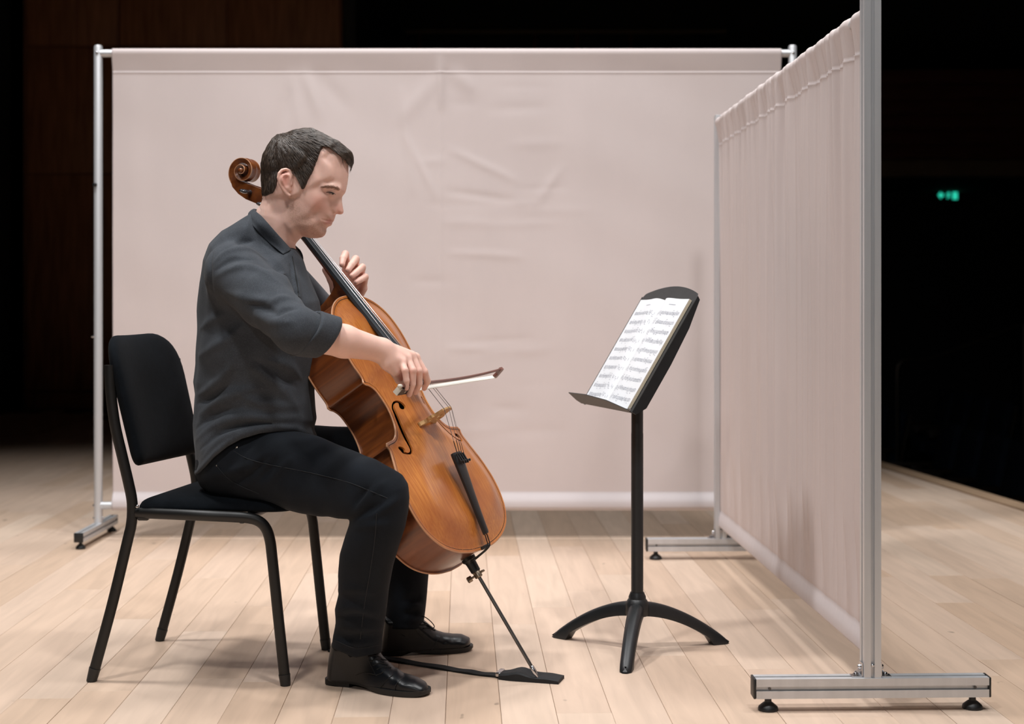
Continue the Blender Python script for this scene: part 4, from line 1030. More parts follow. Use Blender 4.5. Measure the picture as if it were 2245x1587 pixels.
MB().prism([(.4605, -.0005), (.481, .0002), (.481, -.002), (.4605, -.0025)], CB, bd, bn_, bs_, -.0048, .0048).build('tip_plate', 'pearl', bow, False)
A = np.linspace(S0 + .004, .461, 12); v = []
for a in A:
    for w, h in ((-.0055, -.0009), (.0055, -.0009), (.0055, .0006), (-.0055, .0006)): v.append(bw(a, h, w))
f = [[i * 4 + j, i * 4 + (j + 1) % 4, (i + 1) * 4 + (j + 1) % 4, (i + 1) * 4 + j] for i in range(11) for j in range(4)] + [[0, 1, 2, 3], [44, 45, 46, 47]]
MB().add(v, f).build('hair', 'bow_hair', bow, False)
frog = MB().prism([(a - .025, b) for a, b in ((-.198, .0180), (-.128, .0180), (-.130, .006), (-.134, -.0015), (-.136, -.0035), (-.196, -.0035), (-.199, .002))], CB, bd, bn_, bs_, -.0075, .0075).build('frog', 'ebony', bow, True, 40)
MB().prism([(-.2245, .0180), (-.2205, .0182), (-.2205, -.0042), (-.2255, -.0042)], CB, bd, bn_, bs_, -.0070, .0070).build('heel_plate', 'pearl', frog, False)
for s in (-1, 1): MB().lathe([(.0032, 0), (.0032, .0005)], bw(-.190, .0055, s * .0075), bs_ * s, 14).build('eye', 'pearl', frog)
MB().box(bw(-.156, .0012), (.012, .0165, .0065), np.stack([bd, bs_, bn_], 1), bev=.002).build('ferrule', 'bolt_steel', frog)
MB().lathe([(.0046, 0), (.0050, .002), (.0050, .011), (.0040, .013), (.0020, .014)], bw(-.228, .0225), -bd, 14).build('button', 'pearl', bow)
MB().tube([bw(-.153, .0222), bw(-.095, .0208)], .0054, 12).build('grip', 'ebony', bow)


# ------------------------------------------------------------------ the cellist
person = empty('person', (-.62, 3.86, 0), 'seated person in a charcoal shirt and dark jeans playing a cello with a bow', 'person')
mat('skin', s2l((222, 172, 150)), .48, var=.06, scale=160, sss=.16, attr='skin_tone', bump=.05, bscale=500)
mat('hair_brown', s2l((58, 46, 38)), .5, var=.35, scale=90, spec=.4)
mat('hair_strand', s2l((84, 70, 59)), .42, color2=s2l((44, 35, 29)), scale=110, spec=.5)
mat('shirt_cloth', (0.050, 0.057, 0.068), .92, var=.25, scale=25, spec=.25, sheen=.06); weave(MATS['shirt_cloth'], 700, .45, .5, (0.12, 0.132, 0.150))
mat('denim', (0.0056, 0.0090, 0.0145), .85, var=.4, scale=14, spec=.25, sheen=.02); weave(MATS['denim'], 900, .3, .25, (0.03, 0.035, 0.045))
mat('denim_seam', (0.022, 0.025, 0.030), .9, var=.3, scale=200)
mat('rivet_metal', (0.65, 0.62, 0.55), .35, 1.0, var=.1)
mat('shoe_leather', (0.0040, 0.0058, 0.0085), .36, var=.3, scale=40, coat=.0, bump=.08, bscale=160)
mat('shoe_sole', (0.010, 0.010, 0.010), .55, var=.3, scale=60)
mat('lace', (0.006, 0.006, 0.007), .8, var=.3, scale=200)
mat('brow_hair', s2l((158, 118, 98)), .6, var=.3, scale=90)
mat('eye_white', s2l((168, 140, 128)), .35)
mat('iris', (0.035, 0.022, 0.016), .2)
mat('lash', (0.02, 0.012, 0.008), .7)

# ---- head and neck; outline traced in a close-up of the profile (z1 turns that into photo pixels)
def z1(q): q = np.asarray(q, float); return np.stack([480 + .18902 * q[..., 0], 260 + .18902 * q[..., 1]], -1)
YH = 3.805
face = [(1478, 400), (1494, 480), (1502, 560), (1502, 640), (1497, 700), (1488, 760), (1480, 800), (1472, 835), (1462, 862), (1440, 888), (1427, 912), (1427, 950), (1433, 1000), (1442, 1050), (1447, 1078), (1438, 1102), (1412, 1113), (1382, 1108), (1358, 1104),
        (1352, 1126), (1342, 1158), (1331, 1180), (1318, 1192), (1296, 1196), (1304, 1212), (1296, 1240), (1262, 1258), (1246, 1276), (1246, 1310), (1230, 1350), (1196, 1377), (1130, 1388), (1060, 1388), (1000, 1372), (968, 1368), (930, 1400), (895, 1440), (870, 1500), (860, 1640), (800, 1700)]
nape = [(560, 1640), (500, 1500), (440, 1250), (440, 1120), (470, 1030), (505, 950)]
skull = [(510, 860), (506, 760), (505, 640), (512, 540), (535, 440), (580, 350), (650, 270), (740, 215), (850, 180), (980, 165), (1110, 178), (1230, 225), (1340, 290), (1420, 340)]
hctrl = [(850, 480, YH, .0745, .068), (600, 500, YH, .066, .062), (560, 700, YH, .058, .055), (1000, 260, YH, .066, .06), (1200, 330, YH, .064, .055), (1400, 480, YH, .055, .048), (1450, 640, YH, .052, .044),
         (1250, 640, YH, .064, .055), (1100, 700, YH, .069, .06), (1450, 830, YH, .037, .024), (1380, 830, YH, .049, .03), (1335, 885, YH, .049, .03), (1240, 880, YH, .059, .045), (1140, 950, YH, .0655, .05),
         (850, 780, YH, .0715, .06), (700, 800, YH, .066, .055), (1432, 950, YH, .0085, .012), (1400, 960, YH, .017, .016), (1440, 1060, YH, .0095, .010), (1395, 1075, YH, .0165, .012), (1352, 1070, YH, .0195, .013),
         (1350, 985, YH, .031, .024), (1265, 1040, YH, .052, .038), (1330, 1150, YH, .020, .014), (1290, 1215, YH, .020, .014), (1250, 1150, YH, .041, .028), (1205, 1190, YH, .046, .032), (1215, 1330, YH, .021, .020), (1150, 1350, YH, .037, .026),
         (1100, 1250, YH, .055, .034), (980, 1280, YH, .059, .036), (880, 1100, YH, .0615, .05), (1000, 1080, YH, .063, .05), (720, 1050, YH, .058, .055), (650, 1250, YH, .060, .06), (750, 1400, YH, .057, .055), (800, 1600, YH, .052, .05), (560, 1400, YH, .056, .05)]
hc = np.array(hctrl, float); hc[:, :2] = z1(hc[:, :2])
HEAD = Inflate(z1(np.array(face + nape + skull, float)), hc, 10.5, .0016)
def hp(zx, zy, off): q = z1((zx, zy)); return W3(q[0], q[1], YH) + np.array([0, off, 0])
ear_ring = [(885, 720), (893, 668), (868, 634), (832, 622), (792, 634), (762, 672), (752, 722), (768, 790), (800, 850), (836, 898), (862, 918)]
ear_o = [.071, .0745, .079, .083, .087, .090, .0905, .088, .083, .078, .075]
def head_sdf(P):
    d = HEAD(P); Q = P.copy(); Q[:, 1] = YH - np.abs(P[:, 1] - YH)        # both sides alike
    near = (Q[:, 1] < YH - .012)
    d = smax(d, -(np.linalg.norm((Q - hp(1345, 868, -.058)) / np.array([1.15, 1, .8]), axis=1) - .0150), .016)     # eye sockets
    d = smin(d, np.linalg.norm(Q - hp(1318, 872, -.0362), axis=1) - .0120, .005)                                   # closed-down lids
    d = smin(d, chain(Q, [hp(1250, 805, -.0530), hp(1330, 808, -.0485), hp(1405, 826, -.0385)], [.0035, .0045, .0045]), .014)   # brow ridge
    d = smin(d, chain(Q, [hp(1345, 1058, -.0155), hp(1352, 1076, -.0155)], [.0072, .0062]), .005)                  # wings of the nose
    d = smax(d, -chain(Q, [hp(1385, 1110, -.007), hp(1360, 1100, -.009)], [.0026, .0022]), .002)                   # nostrils
    d = smax(d, -chain(Q, [hp(1322, 1193, 0), hp(1285, 1192, -.018), hp(1215, 1180, -.0385)], [.0010, .0012, .0012]), .003)   # mouth
    d = smin(d, chain(Q, [hp(1312, 1183, -.003), hp(1270, 1182, -.020)], [.0030, .0016]), .005)
    d = smin(d, chain(Q, [hp(1292, 1217, -.003), hp(1255, 1208, -.021)], [.0036, .0018]), .006)
    # ear: plate, rim, lobe, hollow
    e = chain(Q, [hp(855, 690, -.072), hp(820, 740, -.080), hp(845, 850, -.073)], [.012, .013, .010], .01)
    e = smin(e, chain(Q, [hp(*p, -o) for p, o in zip(ear_ring, ear_o)], [.0034, .0036, .0038, .0039, .0040, .0040, .0038, .0036, .0038, .0048, .0050]), .0035)
    e = smin(e, chain(Q, [hp(800, 690, -.0865), hp(815, 770, -.0855), hp(850, 838, -.079)], [.0030, .0032, .0030]), .003)
    e = smin(e, chain(Q, [hp(892, 745, -.073), hp(884, 790, -.0755)], [.0036, .0042]), .004)
    e = smax(e, -chain(Q, [hp(850, 730, -.094), hp(852, 800, -.091)], [.0105, .0085]), .004)
    return smin(d, e, .004)
lo, hi = HEAD.poly.min(0), HEAD.poly.max(0)
hv, hf = surfnets(head_sdf, (lo[0] - .015, YH - .105, lo[1] - .005), (hi[0] + .015, YH + .105, hi[1] + .015), .0017)
hv = lap(hv, hf, 1, .4)

# ---- arms and hands
R_SH, R_EL, R_WR = W3(512, 596, 3.665), W3(650, 724, 3.435), W3(836, 767, 3.592)
rf = {'pinky': [(880, 794, 3.598), (888, 812, 3.580), (891, 834, 3.582), (891, 851, 3.588)], 'ring': [(892, 787, 3.622), (905, 812, 3.606), (904, 842, 3.612), (897, 865, 3.624)],
      'middle': [(902, 781, 3.647), (918, 813, 3.636), (919, 841, 3.646), (911, 860, 3.660)], 'index': [(910, 784, 3.672), (930, 815, 3.670), (937, 835, 3.686), (930, 851, 3.700)]}
rr = {'pinky': [.0108, .0084, .0075, .0064], 'ring': [.0118, .0093, .0084, .0071], 'middle': [.0122, .0096, .0087, .0073], 'index': [.0120, .0096, .0086, .0072]}
def rhand(P):
    d = chain(P, [R_EL, R_EL * .45 + R_WR * .55, R_WR], [.044, .0395, .0285], .01)
    wr2 = R_WR + np.array([0.004, -.012, .002]); 
    pal = None
    for k, b in (('pinky', (-.004, -.010, -.006)), ('ring', (0, -.004, -.001)), ('middle', (.002, .004, .003)), ('index', (.002, .014, .002))):
        e = rcone(P, R_WR + np.array(b), W3(*rf[k][0]), .0205, .0132); pal = e if pal is None else smin(pal, e, .010)
    pal = smin(pal, chain(P, [W3(848, 798, 3.584), W3(866, 814, 3.594)], [.0165, .0130]), .018)      # heel of the hand, little-finger side
    pal = smin(pal, chain(P, [W3(858, 795, 3.628), W3(880, 810, 3.645)], [.019, .013]), .015)
    d = smin(d, pal, .016)
    for k in rf: d = smin(d, chain(P, [W3(*q) for q in rf[k]], rr[k], .003), .0045)
    th = chain(P, [W3(858, 802, 3.632), W3(876, 832, 3.640), W3(896, 846, 3.648), W3(912, 848, 3.676)], [.0150, .0115, .0098, .0078], .004)
    return smin(d, th, .007)
L_SH, L_EL, L_WR = np.array([-.625, 4.0, 1.02]), np.array([-.470, 4.205, .835]), W3(768, 668, 4.045)
lf = {'index': [(760, 598, 4.018), (757, 557, 3.990), (752, 567, 3.962), (750, 580, 3.945)], 'middle': [(776, 606, 4.018), (780, 568, 3.992), (770, 581, 3.962), (763, 592, 3.944)],
      'ring': [(788, 617, 4.012), (794, 586, 3.990), (780, 598, 3.960), (771, 605, 3.942)], 'pinky': [(795, 632, 4.004), (801, 607, 3.985), (789, 614, 3.960), (781, 619, 3.944)]}
lr = {'index': [.0125, .0102, .0092, .0080], 'middle': [.0125, .0104, .0092, .0080], 'ring': [.0120, .0100, .0088, .0077], 'pinky': [.0108, .0090, .0079, .0069]}
def lhand(P):
    d = chain(P, [L_EL, L_EL * .45 + L_WR * .55, L_WR], [.045, .039, .029], .01); pal = None
    for k in lf:
        e = rcone(P, L_WR, W3(*lf[k][0]), .021, .0135); pal = e if pal is None else smin(pal, e, .010)
    d = smin(d, pal, .016)
    for k in lf: d = smin(d, chain(P, [W3(*q) for q in lf[k]], lr[k], .003), .0045)
    th = chain(P, [W3(756, 655, 4.03), W3(739, 636, 4.0), W3(728, 612, 3.972), W3(714, 592, 3.955)], [.021, .0185, .0130, .0098], .006)
    return smin(d, th, .008)
def bounds(pts, r): pts = np.array(pts); return pts.min(0) - r, pts.max(0) + r
a, b = bounds([R_EL, R_WR] + [W3(*q) for k in rf for q in rf[k]], .055); rv, rfc = surfnets(rhand, a, b, .0021); rv = lap(rv, rfc, 1, .4)
a, b = bounds([L_EL, L_WR] + [W3(*q) for k in lf for q in lf[k]], .055); lv, lfc = surfnets(lhand, a, b, .0021); lv = lap(lv, lfc, 1, .4)

# ---- clothed trunk and legs: outlines and thickness
TORSO = Inflate([(556, 466), (520, 488), (490, 506), (465, 535), (450, 570), (441, 620), (437, 680), (434, 740), (433, 795), (428, 835), (432, 862), (429, 895), (427, 925), (430, 960), (434, 1000), (440, 1050), (470, 1100), (560, 1110), (660, 1060),
                 (690, 1010), (690, 965), (686, 938), (692, 918), (690, 900), (688, 860), (690, 800), (697, 740), (703, 690), (699, 660), (686, 630), (674, 600), (664, 570), (652, 548), (630, 538), (600, 508), (575, 480)],
                [(600, 490, 3.815, .060, .05), (560, 495, 3.82, .085, .055), (510, 510, 3.83, .12, .055), (470, 545, 3.85, .145, .07), (640, 560, 3.80, .085, .06), (500, 620, 3.84, .165, .10), (600, 640, 3.81, .172, .11), (680, 640, 3.78, .135, .10),
                 (450, 700, 3.87, .150, .10), (560, 740, 3.83, .165, .13), (680, 750, 3.79, .135, .10), (450, 880, 3.88, .145, .10), (560, 880, 3.84, .16, .13), (680, 880, 3.80, .13, .10), (450, 1000, 3.88, .185, .10), (480, 1040, 3.87, .195, .08), (560, 1000, 3.85, .198, .13), (660, 980, 3.82, .155, .10)], 45, .004)
LEG_R = Inflate([(470, 955), (440, 1005), (437, 1036), (446, 1062), (470, 1078), (520, 1090), (575, 1102), (630, 1118), (690, 1130), (735, 1135), (769, 1137), (766, 1152), (756, 1180), (745, 1215), (741, 1260), (742, 1300), (734, 1335), (737, 1365), (731, 1395), (727, 1425), (727, 1450),
                 (838, 1450), (837, 1424), (838, 1395), (846, 1345), (853, 1290), (863, 1240), (876, 1195), (889, 1155), (896, 1120), (898, 1090), (894, 1062), (881, 1042), (855, 1025), (820, 1005), (780, 990), (740, 975), (690, 955), (600, 935), (520, 935)],
                [(470, 1020, 3.80, .098, .085), (530, 995, 3.775, .106, .085), (640, 985, 3.70, .095, .08), (600, 1030, 3.73, .092, .082), (700, 1050, 3.64, .085, .078), (800, 1070, 3.55, .078, .072), (862, 1080, 3.49, .068, .060), (830, 1150, 3.50, .066, .060), (810, 1230, 3.54, .064, .057), (795, 1320, 3.59, .060, .053), (783, 1430, 3.645, .058, .050)], 48, .004)
HIP_L = np.array([-.69, 3.97, .545]); KN_L = np.array([-.245, 4.135, .530]); AN_L = W3(883, 1400, 3.995)
def legs_base(P):
    d = LEG_R(P)
    l = chain(P, [HIP_L, KN_L], [.092, .068]); l2 = chain(P, [KN_L, KN_L * .5 + AN_L * .5 + np.array([-.012, 0, 0]), AN_L], [.066, .061, .054], .02); l = smin(l, l2, .02)
    d = np.minimum(d, l)
    pel = ellip(P, (-.70, 3.88, .545), (.125, .175, .105)); d = smin(d, pel, .05)
    return d
CUFF_A, CUFF_B = W3(640, 722, 3.432), W3(708, 738, 3.475)
def shirt_base(P):
    d = TORSO(P)
    sl = chain(P, [R_SH, W3(580, 655, 3.555), R_EL, CUFF_B], [.071, .0650, .0515, .0475], .025)
    ll = chain(P, [L_SH, L_EL, L_EL * .5 + L_WR * .5], [.066, .056, .050], .03)
    d = smin(d, sl, .045); return smin(d, ll, .04)
def ridges(f, lines, y0=2.9, y1=4.6):
    out = []
    for pts, r, sg in lines:
        px = catmull(np.array(pts, float), 4); q = [raycast(f, *p, y0, y1) for p in px]; q = [x for x in q if x is not None]
        if len(q) > 1: out.append((np.array(q), r, sg))
    return out
def apply_ridges(P, d, R):
    near = np.abs(d) < .03
    if not near.any(): return d
    Q = P[near]; e = d[near]
    for pts, r, sg in R:
        lo_, hi_ = pts.min(0) - .03, pts.max(0) + .03; k = ((Q > lo_) & (Q < hi_)).all(1)
        if not k.any(): continue
        n = len(pts); t = np.sin(np.pi * (np.arange(n) + .6) / (n + .2)) ** .7; D = np.full(k.sum(), 9.)
        for i in range(n - 1):
            a, b = pts[i], pts[i + 1]; ab = b - a; u = np.clip(((Q[k] - a) @ ab) / (ab @ ab + 1e-12), 0, 1)
            dd = np.linalg.norm(Q[k] - a - u[:, None] * ab, axis=1); tt = t[i] + (t[i + 1] - t[i]) * u
            D = np.minimum(D, dd + (1 - tt) * .02)
        e[k] = e[k] - 3.2 * sg * np.exp(-(D / (r * .85)) ** 1.4)
    d = d.copy(); d[near] = e; return d
FOLD = [([(468, 578), (500, 552), (545, 548), (585, 572)], .009, .006), ([(475, 606), (520, 586), (570, 592), (612, 622)], .010, .006), ([(480, 560), (515, 535), (560, 528)], .008, -.004), ([(472, 594), (510, 570), (560, 570)], .008, -.005),
        ([(500, 640), (545, 655), (600, 660)], .012, .004), ([(588, 668), (615, 655), (640, 655)], .009, .006), ([(600, 700), (622, 682), (650, 678)], .009, -.005), ([(560, 690), (600, 706), (640, 706)], .011, .005), ([(540, 664), (580, 676), (610, 690)], .009, -.004),
        ([(470, 540), (462, 580), (466, 640), (480, 672)], .006, -.004),
        ([(432, 868), (462, 850), (490, 825), (510, 795)], .010, .007), ([(434, 885), (470, 868), (505, 840)], .009, -.006), ([(440, 908), (480, 880), (530, 858), (575, 850)], .011, .007), ([(430, 940), (470, 908), (530, 892)], .010, -.005),
        ([(430, 965), (475, 930), (540, 914), (600, 918), (660, 912)], .010, .007), ([(440, 985), (490, 945), (560, 930), (640, 930)], .009, -.006), ([(440, 1012), (480, 968), (530, 945), (600, 936), (680, 944)], .009, .006),
        ([(545, 800), (590, 830), (630, 868), (652, 900)], .011, .007), ([(560, 790), (610, 820), (650, 850)], .010, -.005), ([(590, 790), (630, 800), (660, 830)], .010, .006), ([(520, 860), (560, 880), (610, 890), (655, 888)], .012, .005),
        ([(440, 720), (470, 700), (500, 690)], .012, .004), ([(438, 780), (470, 760), (505, 740), (530, 715)], .012, .005), ([(640, 560), (648, 600), (655, 650), (660, 690)], .006, .0035), ([(632, 562), (640, 604), (646, 650)], .004, -.0025), ([(585, 545), (610, 580), (630, 620)], .012, .004)]
RS = ridges(shirt_base, FOLD)
def hemline(P):
    """below this the shirt ends"""
    px = CX + F * P[:, 0] / P[:, 1]; py = HY - F * (P[:, 2] - HC) / P[:, 1]
    h = np.interp(px, [380, 430, 445, 470, 500, 530, 570, 610, 650, 690, 740], [1060, 1046, 1030, 1002, 978, 962, 950, 946, 950, 964, 978])
    far = np.clip((P[:, 1] - 3.80) / .1, 0, 1)
    return (py - (h * (1 - far) + (985 - .15 * (px - 560)) * far)) / 850.0
fnz = [np.random.default_rng(31).normal(size=(6, 3)) * 38, np.random.default_rng(32).uniform(0, 6.28, 6)]
def crumple(P, amp, sc=1.0):
    d = 0
    for k in range(6): d = d + np.sin(P @ (fnz[0][k] * sc) + fnz[1][k] + 1.6 * np.sin(P @ (fnz[0][(k + 2) % 6] * .45 * sc)))
    return amp * d / 6
cuf_ax = (CUFF_B - CUFF_A) / np.linalg.norm(CUFF_B - CUFF_A)
cuf_n = cuf_ax + np.array([0, 0, -.40]); cuf_n /= np.linalg.norm(cuf_n)
def shirt_sdf(P):
    d = shirt_base(P) + crumple(P, .0030); d = apply_ridges(P, d, RS)
    ca = W3(664, 728, 3.440); band = chain(P, [ca, CUFF_B], [.0500, .0480]); band = smax(band, (ca + cuf_ax * .004 - P) @ cuf_ax, .006)
    d = smin(d, band, .0025)
    near_arm = np.linalg.norm(P - CUFF_B, axis=1) < .13
    cut = (P - CUFF_B) @ cuf_n - .006; d = np.where(near_arm, smax(d, cut, .005), d)
    d = np.where(near_arm, smax(d, -chain(P, [CUFF_B - cuf_ax * .02, CUFF_B + cuf_ax * .08], [.0425, .0440]), .003), d)
    lc = L_EL * .5 + L_WR * .5; ax = (L_WR - L_EL) / np.linalg.norm(L_WR - L_EL); nl = np.linalg.norm(P - lc, axis=1) < .09
    d = np.where(nl, smax(d, (P - lc) @ ax - .004, .005), d)
    hem = hemline(P); d = d - .004 * np.exp(-((hem + .012) / .010) ** 2)          # hem stands off a little
    d = smax(d, hem, .004)
    return d
sv, sf = surfnets(shirt_sdf, (-.86, 3.32, .50), (-.36, 4.30, 1.24), .0031, 2.2); sv = lap(sv, sf, 1, .4)
shirt = obj('shirt', sv, sf, 'shirt_cloth', person)
JF = [([(470, 1042), (520, 1030), (560, 1012)], .010, .004), ([(500, 1062), (545, 1040), (590, 1000)], .010, -.004), ([(530, 1052), (560, 1020), (580, 985)], .008, .005), ([(560, 1060), (590, 1030), (610, 995)], .009, -.004), ([(590, 1062), (615, 1030), (640, 1000)], .010, .004),
      ([(775, 1130), (800, 1098), (830, 1068), (856, 1052)], .009, .006), ([(772, 1140), (810, 1120), (845, 1100)], .008, -.005), ([(778, 1148), (820, 1128), (860, 1102), (876, 1085)], .008, .006), ([(772, 1160), (815, 1150), (850, 1150)], .008, .004), ([(770, 1118), (790, 1090), (815, 1066)], .008, -.005),
      ([(738, 1340), (775, 1330), (830, 1345)], .010, .005), ([(738, 1352), (780, 1352), (838, 1362)], .008, -.005), ([(736, 1372), (780, 1375), (836, 1378)], .010, .005), ([(735, 1395), (780, 1398), (830, 1396)], .009, -.005), ([(742, 1295), (780, 1290), (820, 1300)], .012, .004), ([(732, 1405), (770, 1412), (832, 1408)], .008, .004),
      ([(880, 1318), (905, 1312), (925, 1316)], .009, -.010), ([(880, 1335), (905, 1330), (928, 1330)], .008, .007), ([(880, 1346), (905, 1344), (924, 1345)], .007, -.007), ([(880, 1360), (905, 1360), (926, 1360)], .008, .006)]
def jeans_sdf(P):
    d = legs_base(P) + crumple(P, .0028, .8); d = apply_ridges(P, d, RJ)
    px = CX + F * P[:, 0] / P[:, 1]; py = HY - F * (P[:, 2] - HC) / P[:, 1]
    cutr = (py - np.interp(px, [725, 780, 840], [1420, 1442, 1430])) / 880.; cutl = (py - 1380) / 800.
    d = smax(d, np.where(P[:, 1] < 3.82, cutr, cutl), .005)
    return smax(d, P[:, 2] - .66, .01)
RJ = ridges(legs_base, JF)
jv, jf = surfnets(jeans_sdf, (-.86, 3.38, .05), (-.10, 4.26, .70), .0042, 2.0); jv = lap(jv, jf, 1, .5)
jeans = obj('jeans', jv, jf, 'denim', person)
def surf_line(f, pts, r, name, m, parent, k=6, lift=0.0):
    q = [raycast(f, *p) for p in catmull(np.array(pts, float), k)]; q = [x for x in q if x is not None]
    if len(q) < 2: return
    q = np.array(q); q[:, 1] -= lift + .0022
    return MB().tube(q, r, 5).build(name, m, parent)
for pts in ([(512, 988), (545, 1006), (600, 1020), (680, 1036), (760, 1056), (812, 1076), (850, 1092)], [(476, 1022), (500, 1048), (530, 1066), (568, 1082)], [(826, 1125), (822, 1180), (812, 1250), (800, 1320), (790, 1400)], [(732, 1402), (780, 1420), (834, 1413)]):
    surf_line(jeans_sdf, pts, .0009, 'seam', 'denim_seam', jeans)
for px, py, r in ((520, 982, .0048), (475, 1021, .0022)):
    q = raycast(jeans_sdf, px, py)
    if q is not None: MB().lathe([(r, 0), (r, .001), (r * .7, .0022), (r * .35, .0018), (r * .3, .0026), (0.0002, .0028)], q + [0, .001, 0], (0.1, -1, .15), 14).build('rivet', 'rivet_metal', jeans)
for a_, b_ in ((W3(784, 1395, 3.645), W3(772, 1462, 3.672)), (AN_L + np.array([0, 0, .02]), W3(868, 1412, 3.996))):
    MB().tube([a_, (a_ + b_) / 2, b_], [.034, .030, .026], 20, smooth=3).build('sock', 'denim', person)
# collar, turned down all round the neck
topc = catmull([W3(*q) for q in ((637, 546, 3.765), (604, 509, 3.738), (575, 477, 3.752), (556, 459, 3.815), (572, 466, 3.880), (612, 506, 3.885), (656, 546, 3.835))], 8)
_r = [raycast(shirt_sdf, *q) for q in ((621, 559), (583, 526), (556, 497))]; _y = [(q[1] - .003) if q is not None else 3.73 for q in _r]
botc = catmull([W3(*q) for q in ((621, 559, _y[0]), (583, 526, _y[1]), (556, 497, _y[2]), (543, 480, 3.820), (560, 486, 3.905), (625, 540, 3.915), (665, 590, 3.852))], 8)
rows = []; nT = len(topc); ctr = (topc + botc) / 2; cmid = ctr.mean(0)
for t in np.linspace(0, 1, 7):
    q = topc * (1 - t) + botc * t; o_ = q - cmid; o_[:, 2] = 0; o_ /= np.linalg.norm(o_, axis=1)[:, None]; rows.append(q + o_ * (.006 * math.sin(math.pi * min(1, t * 1.3))))
inner = topc * .35 + botc * .65; o_ = inner - cmid; o_[:, 2] = 0; o_ /= np.linalg.norm(o_, axis=1)[:, None]; rows = [inner - o_ * .012, topc - o_ * .004 + [0, 0, -.001]] + rows
co = obj('collar', np.concatenate(rows), grid_faces(len(rows), nT), 'shirt_cloth', shirt); so = co.modifiers.new('t', 'SOLIDIFY'); so.thickness = .0022; co.modifiers.new('s', 'SUBSURF').render_levels = 1
# rolled cuff, turned back twice over the sleeve
_u = np.array([0, 0, 1.0]); _u -= cuf_ax * (_u @ cuf_ax); _u /= np.linalg.norm(_u); _w = np.cross(cuf_ax, _u); cr_ = []
for a_, r_ in ((.008, .0470), (.011, .0530), (.008, .0562), (-.004, .0572), (-.020, .0585), (-.036, .0602), (-.042, .0612), (-.0455, .0606), (-.0462, .0540)):
    cr_.append([CUFF_B + cuf_ax * (a_ + .36 * r_ * math.cos(q) + .0016 * math.sin(5 * q + 1) * (a_ < -.01)) + (r_ + .0012 * math.sin(3 * q + 40 * a_)) * (math.cos(q) * _u * .96 + math.sin(q) * _w) for q in np.linspace(0, 2 * np.pi, 41)])
cf_ = obj('cuff', np.concatenate([np.array(q) for q in cr_]), grid_faces(9, 41), 'shirt_cloth', shirt); so = cf_.modifiers.new('t', 'SOLIDIFY'); so.thickness = .0015; so.offset = 0
surf_line(shirt_sdf, [(641, 562), (647, 595), (653, 632), (655, 650)], .0013, 'placket_edge', 'lace', shirt)

# ---- skin body: head, arms and the trunk under the clothes, one mesh
def trunk(P):
    d = chain(P, [np.array([-.70, 3.88, .56]), np.array([-.69, 3.86, .85]), np.array([-.65, 3.84, 1.0])], [.105, .10, .10], .05)
    d = smin(d, chain(P, [np.array([-.65, 3.84, 1.0]), W3(600, 480, YH)], [.09, .05]), .05)
    d = smin(d, chain(P, [R_SH, W3(578, 655, 3.555), R_EL], [.055, .048, .042], .02), .03); d = smin(d, chain(P, [L_SH, L_EL], [.05, .042]), .03)
    d = smin(d, chain(P, [W3(520, 1010, 3.79), W3(845, 1082, 3.51), W3(792, 1340, 3.60)], [.05, .040, .030], .02), .03)
    return smin(d, chain(P, [HIP_L, KN_L, KN_L * .25 + AN_L * .75], [.05, .040, .030], .02), .03)
tv, tf = surfnets(trunk, (-.84, 3.38, .06), (-.12, 4.28, 1.24), .010, 2.0)
allv = np.concatenate([hv, rv, lv, tv]); allf = np.concatenate([hf, rfc + len(hv), lfc + len(hv) + len(rv), tf + len(hv) + len(rv) + len(lv)])
body = obj('body', allv, allf, 'skin', person)
pxs = CX + F * allv[:, 0] / YH; pys = HY - F * (allv[:, 2] - HC) / YH; zx = (pxs - 480) / .18902; zy = (pys - 260) / .18902
base_c = np.array(s2l((246, 202, 186))); col = np.tile(base_c, (len(allv), 1)); ishead = np.arange(len(allv)) < len(hv)
def blend(c, w): global col; w = (w * ishead)[:, None]; col = col * (1 - w) + np.array(s2l(c)) * w
def blob(x, y, rx, ry=None): ry = ry or rx; return np.exp(-(((zx - x) / rx) ** 2 + ((zy - y) / ry) ** 2))
blend((236, 168, 150), np.clip(blob(1180, 1000, 110) * .6 + blob(1400, 1060, 60) * .55, 0, 1))
stub = np.clip(blob(1010, 1180, 150, 150) + blob(1130, 1300, 130, 75) + blob(1210, 1330, 70, 60) + blob(900, 1060, 70, 150) + blob(1300, 1140, 40, 30) * .8 + blob(1200, 1240, 60, 50) * .5, 0, 1)
gr = .45 + .55 * np.random.default_rng(1).random(len(allv)); blend((166, 122, 98), stub * .62 * gr)
blend((230, 160, 144), np.clip(blob(830, 740, 60, 110) * .8, 0, 1))
blend((190, 112, 104), np.clip(blob(1290, 1186, 46, 13) + blob(1275, 1216, 42, 17), 0, 1) * .75)

hnd = (~ishead) & (np.arange(len(allv)) < len(hv) + len(rv) + len(lv))
for dct in (rf, lf):                                       # pinker knuckles and fingertips
    for k in dct:
        for j, wgt in ((0, .25), (1, .35), (3, .4)):
            w = (np.exp(-(np.linalg.norm(allv - W3(*dct[k][j]), axis=1) / .011) ** 2) * wgt * hnd)[:, None]; col = col * (1 - w) + np.array(s2l((218, 142, 128))) * w
ca = body.data.color_attributes.new('skin_tone', 'FLOAT_COLOR', 'POINT'); ca.data.foreach_set('color', np.column_stack([col, np.ones(len(col))]).astype(np.float32).ravel())
